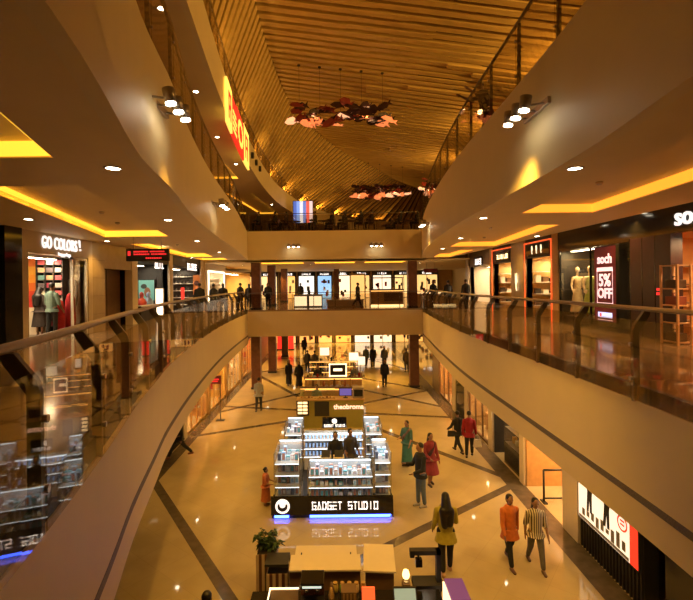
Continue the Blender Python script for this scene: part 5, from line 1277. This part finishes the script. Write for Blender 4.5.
def bag(label, x, y, z, c, s=1., rz=0, strap=True):
    t = thing('handbag', label, 'bag', (x,y,z), rz); m = mat('leather_%02x%02x%02x' % tuple(int(q*255) for q in c), c, .5)
    MB().hexa([(-.14*s,-.06*s,0),(.14*s,-.06*s,0),(.14*s,.06*s,0),(-.14*s,.06*s,0),(-.12*s,-.03*s,.24*s),(.12*s,-.03*s,.24*s),(.12*s,.03*s,.24*s),(-.12*s,.03*s,.24*s)],m).build('body', t, bevel=.01)
    if strap: MB().tube([(-.09*s,0,.24*s),(-.07*s,0,.36*s),(0,0,.41*s),(.07*s,0,.36*s),(.09*s,0,.24*s)],.008*s,m,6).build('handle', t, smooth=True)
    return t
BLKC = (.012,.012,.014); DK = (.03,.028,.03)
# near figures on the ground floor
person('woman in an orange kurta and black trousers walking towards the camera at lower right', 3.95,10.4,G,1.66,8,(.62,.17,.035),BLKC,(.12,.06,.03),'bun',near=True,hem=.40,flare=.03,arms=((16,12),(-12,12)),lg=((20,6),(-14,18)))
person('woman in a striped sleeveless blouse and grey jeans walking beside the woman in orange', 4.5,10.3,G,1.62,-4,(.62,.55,.42),(.13,.12,.11),(.1,.06,.04),'medium',near=True,hem=.47,flare=.03,sleeve='short',arms=((-10,15),(12,20)),lg=((-14,16),(20,4)),stripes=(.06,.045,.035))
person('woman in yellow-green top seen from behind with long black hair down her back', 2.42,10.15,G,1.8,178,(.42,.36,.045),BLKC,(.5,.3,.18),'long',near=True,hem=.40,flare=.03,arms=((14,50),(8,25)),lg=((6,2),(-6,10)),width=1.08)
person('man in black shirt and blue jeans standing beside the gadget kiosk', 2.42,13.15,G,1.86,-70,BLKC,(.10,.13,.18),(.3,.28,.26),'short',near=True,hem=.47,flare=.01,arms=((25,80),(15,60)),lg=((3,2),(-3,4)))
person('woman in a maroon dress with dark leggings behind the man in jeans', 3.0,14.55,G,1.68,20,(.22,.025,.035),(.22,.025,.035),(.05,.03,.03),'medium',near=True,style='skirt',skirt=.24,hem=.5,flare=.13,arms=((10,60),(8,20)),lg=((5,2),(-5,6)),drape=(.05,.02,.03))
person('woman in a teal sari standing near the right side of the gadget kiosk', 2.5,16.15,G,1.6,-40,(.05,.14,.13),(.04,.16,.15),(.05,.03,.03),'plait',near=True,style='skirt',skirt=.05,hem=.5,flare=.06,arms=((20,70),(10,30)),lg=((3,1),(-3,3)),sleeve='short',drape=(.16,.10,.10))
person('man in a red jacket walking away with a white bag near the right shops', 4.95,16.9,G,1.72,160,(.32,.015,.03),BLKC,(.04,.03,.03),'short',near=True,hem=.44,flare=.02,arms=((10,15),(-8,10)),lg=((12,2),(-12,12)))
person('person in black with a stride, left of the man in the red jacket', 4.62,17.3,G,1.66,200,BLKC,(.02,.02,.025),(.04,.03,.03),'short',near=True,hem=.46,arms=((-20,20),(24,30)),lg=((26,8),(-24,22)))
bag('white shopping bag held by the man in the red jacket', 5.24,16.88,G+.36,(.75,.68,.6),1.1)
bag('black shoulder bag hanging by the person in black', 4.36,17.3,G+.62,BLKC,.9)
person('small girl in an orange dress standing at the left side of the gadget kiosk', -2.12,13.35,G,1.12,80,(.55,.16,.06),(.55,.16,.06),(.3,.15,.1),'bun',near=True,style='skirt',skirt=.12,hem=.5,flare=.08,arms=((20,60),(20,50)),sleeve='short')
person('salesman in black standing inside the gadget kiosk', -.05,gy+2.1,G,1.74,0,BLKC,(.02,.02,.02),BLKC,'short',near=True,arms=((30,80),(25,80)),sleeve='short')
person('second salesman half hidden behind the first inside the gadget kiosk', .44,gy+2.5,G,1.7,20,(.05,.045,.05),(.02,.02,.02),BLKC,'short',near=True,arms=((15,40),(15,40)),sleeve='short')
person('man in a light grey shirt walking near the left column, seen from behind', -4.0,23.3,G,1.74,175,(.34,.36,.34),(.03,.03,.035),BLKC,'short',arms=((-10,10),(10,15)),lg=((10,4),(-10,12)),sleeve='short',near=True)
# far figures on the ground floor
far = [
 ('woman in a black robe, left of the group before the columns', -3.05,29.2,1.62,20,BLKC,BLKC,'none','skirt'),
 ('woman in a black robe walking beside the first robed woman', -2.35,28.6,1.64,-10,BLKC,BLKC,'none','skirt'),
 ('person in dark clothes behind the two robed women', -2.1,33.3,1.66,170,DK,BLKC,'short','trousers'),
 ('person in dark kurta right of the pair behind the robed women', -1.55,33.0,1.68,160,(.04,.03,.03),BLKC,'short','trousers'),
 ('man in black walking alone on the open floor right of the kiosks', 3.05,28.5,1.72,0,BLKC,BLKC,'short','trousers'),
 ('person in green-grey, leftmost of the three before the lit shops', 2.35,35.2,1.66,10,(.10,.11,.07),DK,'short','trousers'),
 ('person in black, middle of the three before the lit shops', 2.85,34.8,1.72,0,BLKC,BLKC,'short','trousers'),
 ('person in grey, right of the three before the lit shops', 3.75,35.0,1.68,-15,(.13,.12,.11),DK,'medium','trousers'),
 ('man in brown standing by the right column on the ground floor', 5.2,33.3,1.7,-20,(.10,.075,.045),(.05,.04,.03),'short','trousers'),
 ('person in dark clothes behind the left column on the ground floor', -5.35,31.0,1.65,30,DK,BLKC,'short','trousers'),
 ('distant walker at the left far end of the ground floor', -2.9,41.5,1.68,0,DK,BLKC,'short','trousers'),
 ('bartender in dark clothes at the left of the wooden bar kiosk', -1.1,ky+1.35,1.7,0,DK,BLKC,'short','trousers'),
 ('bartender in black at the middle of the wooden bar kiosk', .2,ky+1.3,1.7,10,BLKC,BLKC,'short','trousers'),
 ('bartender in grey at the right of the wooden bar kiosk', 1.1,ky+1.35,1.68,-10,(.12,.11,.1),BLKC,'short','trousers'),
 ('baker in a green-grey cap shirt behind the olive counter', -.95,by+1.5,1.66,0,(.2,.24,.18),DK,'short','trousers'),
 ('customer in dark top behind the wooden bar kiosk, left', -1.0,ky+4.0,1.68,180,BLKC,DK,'short','trousers'),
 ('customer in brown behind the wooden bar kiosk, centre', -.3,ky+4.3,1.68,180,(.1,.06,.04),DK,'medium','trousers'),
]
for k, (l, x, y, h, f, tc_, lc, hr, st) in enumerate(far):
    a = 12 if k % 2 else 5
    person(l, x, y, G, h, f, tc_, lc, BLKC, hr, st, ((a,15),(-a,15)), ((a,3),(-a,a)), hem=.44, flare=.05, width=1.05)
# person below the left balcony whose leg shows, and heads at the bottom edge
person('person in black striding out from under the left balcony', -6.0,17.1,G,1.68,-60,BLKC,(.02,.02,.02),(.2,.05,.03),'short',lg=((28,5),(-30,15)),arms=((15,20),(-15,20)),near=True)
person('dark haired person at the bottom edge left of the planter, only the head in view', -2.12,7.25,G,1.6,170,(.06,.05,.05),BLKC,BLKC,'short',near=True)
person('person at the bottom edge left of the middle, only hair in view', -2.95,7.0,G,1.5,180,(.05,.04,.04),BLKC,BLKC,'short')
# first floor people
person('man in a pale teal shirt seen from behind at the clothing shop', -8.78,14.0,0,1.7,172,(.22,.34,.30),(.025,.028,.035),BLKC,'short',near=True,sleeve='short',hem=.47,flare=.01,arms=((10,25),(10,25)),lg=((4,2),(-4,4)))
person('woman in dark dress left of the man in the teal shirt', -9.35,14.3,0,1.58,170,(.07,.05,.045),(.06,.045,.04),BLKC,'long',near=True,style='skirt',skirt=.2,hem=.5,arms=((10,40),(10,40)))
l1 = [
 ('person in black jacket in front of the shoe shop, left of the group', -6.6,22.0,1.7,-150,BLKC,BLKC,'short'),
 ('person in dark clothes beside the black jacket person at the shoe shop', -6.0,22.3,1.66,160,DK,BLKC,'short'),
 ('person in black leaning near the left railing past the shoe shop', -6.1,24.6,1.68,-160,BLKC,BLKC,'medium'),
 ('person in black by the pale arched store', -6.0,28.6,1.7,150,BLKC,BLKC,'short'),
 ('person in dark brown by the pale arched store, right of two', -5.6,29.4,1.64,-170,(.05,.035,.03),BLKC,'medium'),
 ('person standing between the two left columns behind the railing', -4.45,30.0,1.7,0,DK,BLKC,'short'),
 ('person in black on the right walkway, nearest of the group', 7.0,24.2,1.74,-160,BLKC,BLKC,'short'),
 ('person in dark clothes on the right walkway behind the nearest one', 6.9,27.6,1.7,170,DK,BLKC,'short'),
 ('person in black on the right walkway beside the hanging sign', 6.3,29.0,1.72,20,BLKC,BLKC,'short'),
 ('distant person walking before the lit shops, left of middle', -2.9,38,1.68,0,DK,BLKC,'short'),
 ('distant person walking before the lit shops, far right', 8.2,38,1.68,0,DK,BLKC,'short'),
]
for k, (l, x, y, h, f, tc_, lc, hr) in enumerate(l1):
    person(l, x, y, 0, h, f, tc_, lc, BLKC, hr, 'trousers', ((8,30),(4,20)), ((6,3),(-6,6)), hem=.45, width=1.1)
person('man in dark grey walking across the bridge carrying bags', 1.5,30.0,0,1.68,70,(.07,.075,.08),(.03,.03,.03),(.3,.1,.05),'short',lg=((22,4),(-22,16)),arms=((12,10),(-12,10)),near=True)
bag('dark carrier bag held by the man crossing the bridge', 1.5,29.72,.42,(.05,.03,.03),1.2)
# second level: leaning person and seated diners
person('person with bare arms leaning on the upper right railing', 3.85,11.3,L2,1.66,-82,(.05,.04,.045),DK,BLKC,'short',near=True,sleeve='short',lean=14,arms=((60,40),(58,45)))
for k, (x, y) in enumerate(TABS):
    for s in (-1,1):
        if (k*2+(s > 0)) in (3,9,13,16): continue
        person('seated diner in dark clothes, %s side of the %s food court table from the left' % ('left' if s < 0 else 'right', names[k]), x+s*.55, y-.02, L2, 1.68, -s*-90 if s < 0 else -90, ((.03,.025,.025),(.05,.03,.03),(.02,.02,.025))[k % 3], BLKC, BLKC, ('short','medium')[k % 2], 'trousers', ((30,60),(25,70)), ((88,90),(88,90)), sit=.47, hem=.6)
# dressed mannequins in the dark boutique window
def mannequin(x, y, c, label):
    t = thing('mannequin', label, 'mannequin', (x,y,.3)); cm = cloth('%02x%02x%02x' % tuple(int(q*255) for q in c), c); km = mat('mannequin_skin',(.62,.45,.28),.35)
    b = MB(); b.ell((0,0,1.66),.075,.09,.11,km).cap((0,.01,1.4),(0,0,1.6),.045,km,.04).cap((-.13,0,1.36),(.13,0,1.36),.06,km).cap((0,0,1.3),(0,0,1.0),.11,km,.1)
    for s in (-1,1): b.cap((s*.17,0,1.36),(s*.23,-.02,1.08),.045,km,.035).cap((s*.23,-.02,1.08),(s*.2,-.1,.84),.034,km,.025)
    for s in (-1,1): b.cap((s*.08,0,.9),(s*.08,0,.05),.08,km,.04)
    remesh(b.build('body', t), .018)
    m = MB(); m.oval([(0,0,.12,.26,.22),(0,0,.5,.2,.18),(0,0,.95,.13,.12),(0,0,1.05,.125,.12),(0,0,1.25,.15,.125),(0,0,1.4,.13,.09)],cm); remesh(m.build('dress', t, smooth=True),.018)
    MB().cyl((0,0,-.0),(0,0,.02),.22,steel,n=18).build('base', t)
w = MB(); w.box(XR+.1,XR+1.0,14.6,16.85,0,.298,dkin); struct('floor_window_plinth', w)
mannequin(XR+.42,15.65,(.28,.33,.06),'taller mannequin in a green-gold dress in the dark boutique window')
mannequin(XR+.42,16.45,(.42,.30,.17),'mannequin in a beige patterned gown beside the green one')
# ---------------------------------------------------------------- chandeliers of folded leaves
dkred = mat('chandelier_dark', (.035,.012,.012), .35, var=.3); redp = mat('chandelier_red', (.22,.03,.02), .4, var=.2)
lit = glow('chandelier_lit', (.9,.26,.08), .8); lit2 = glow('chandelier_bright', (1,.5,.25), 1.0)
def chandelier(x, y, z, rz, label, seed):
    t = thing('chandelier', label, 'chandelier', (x,y,z), R(rz), 'chandeliers under the timber ceiling'); r = random.Random(seed)
    for k in range(58):
        cx = -2.8+5.6*(k+.5)/58+r.uniform(-.15,.15); wob = .32*math.sin(cx*1.7+.5)
        low = k % 3 == 0; cy = r.uniform(-.4,.4); cz = wob*.4+(r.uniform(-.62,-.2) if low else r.uniform(-.45,.6))
        L = r.uniform(.3,.55); W = r.uniform(.18,.3)
        m_ = (lit2 if r.random() < .3 else lit) if (low and r.random() < .7) else (redp if r.random() < .3 else dkred)
        q = Matrix.Rotation(r.uniform(-.4,.4),3,'Z') @ Matrix.Rotation(r.uniform(-.45,.45),3,'Y') @ Matrix.Rotation(r.choice((-1,1))*r.uniform(.5,1.25),3,'X')
        out = [(-L,0),(-L*.55,W*.8),(L*.2,W),(L*.55,W*.35),(L,W*.9),(L*.8,0),(L,-W*.9),(L*.55,-W*.35),(L*.2,-W),(-L*.55,-W*.8)]
        n = len(out); vs = []
        for s in (-.008,.008):
            for u, v in out: vs.append(q @ Vector((u,v,s+.35*abs(v))))
        mb = MB(); mb.add(vs, [tuple(range(n))[::-1],tuple(range(n,2*n))]+[(i,(i+1)%n,n+(i+1)%n,n+i) for i in range(n)], m_)
        mb.build('leaf_panel', t, loc=(cx,cy,cz))
    f = MB(); f.tube([(-2.8,0,.1),(-1.4,.1,.15),(0,0,.05),(1.4,-.1,.1),(2.8,0,.1)],.03,dkred,6); f.build('spine', t, smooth=True)
    for xx in (-2.4,-1.2,.0,1.2,2.4):
        zc = ceil_z(x+xx, y)-z-.03
        MB().cyl((xx,0,.1),(xx,0,zc),.008,blkm,n=6).build('suspension_wire', t); MB().cyl((xx,0,zc-.06),(xx,0,zc),.09,blkm,n=12).build('canopy', t)
    for xx in (-1.6,0,1.6):
        l = bpy.data.lights.new('lamp','POINT'); l.energy = 25; l.color = (1,.5,.2); l.shadow_soft_size = .15
        lo = bpy.data.objects.new('lamp', l); C.objects.link(lo); lo.parent = t; lo.location = (xx,0,-.05)
chandelier(.45,26,11.35,-4,'long chandelier of dark red and glowing leaf panels, nearest the camera', 3)
chandelier(4.9,48,11.3,-2,'second leaf chandelier farther back under the timber ceiling', 8)
chandelier(11.3,46,11.2,20,'third leaf chandelier mostly hidden by the upper right railing', 12)
# small ceiling fittings
for k, (x, y, z) in enumerate([(-6.4,9.0,3.3),(-5.4,10.5,3.3),(-5.9,12.3,3.3),(5.0,6.0,3.3),(4.7,8.0,3.3),(5.0,14.5,3.3),(5.8,17.5,3.3),(-6.6,19.0,3.3)]):
    t = thing('smoke_detector', 'small dark ceiling detector inside a light cove', 'detector', (x,y,z), 0, 'ceiling detectors'); MB().lathe((0,0,0),[(.06,0),(.06,-.03),(.035,-.055),(.001,-.055)],steel,14).build('case', t, smooth=True)
for k, (y, z) in enumerate(((26,9.0),(27.5,9.0),(29,9.0))):
    t = thing('wall_speaker', 'small dark box fixed on the top left balcony front, %s of three' % names[k], 'speaker', (EX['3'](y)+.02,y,z)); MB().box(0,.14,-.09,.09,-.16,.16,blkm).build('case', t); MB().box(-.02,.0,-.03,.03,-.03,.03,steel).build('bracket', t)
# ---------------------------------------------------------------- camera and view
cam = bpy.data.cameras.new('camera'); co = bpy.data.objects.new('camera', cam); C.objects.link(co)
cam.sensor_width = 36; cam.lens = 36*452/693
cam.shift_x = (346.5-335)/693; cam.shift_y = -(300-284)/693
cam.clip_start = .05; cam.clip_end = 300
co.location = (0,0,1.55)
co.rotation_euler = (Matrix.Rotation(R(90),3,'X') @ Matrix.Rotation(R(-.7),3,'Z')).to_euler()
S.camera = co
S.view_settings.view_transform = 'Standard'; S.view_settings.look = 'None'
S.view_settings.gamma = 1; S.view_settings.use_curve_mapping = False
S.view_settings.exposure = EXPO
w = bpy.data.worlds.new('world'); S.world = w; w.use_nodes = True
w.node_tree.nodes['Background'].inputs[0].default_value = (1,.55,.2,1)
w.node_tree.nodes['Background'].inputs[1].default_value = .02
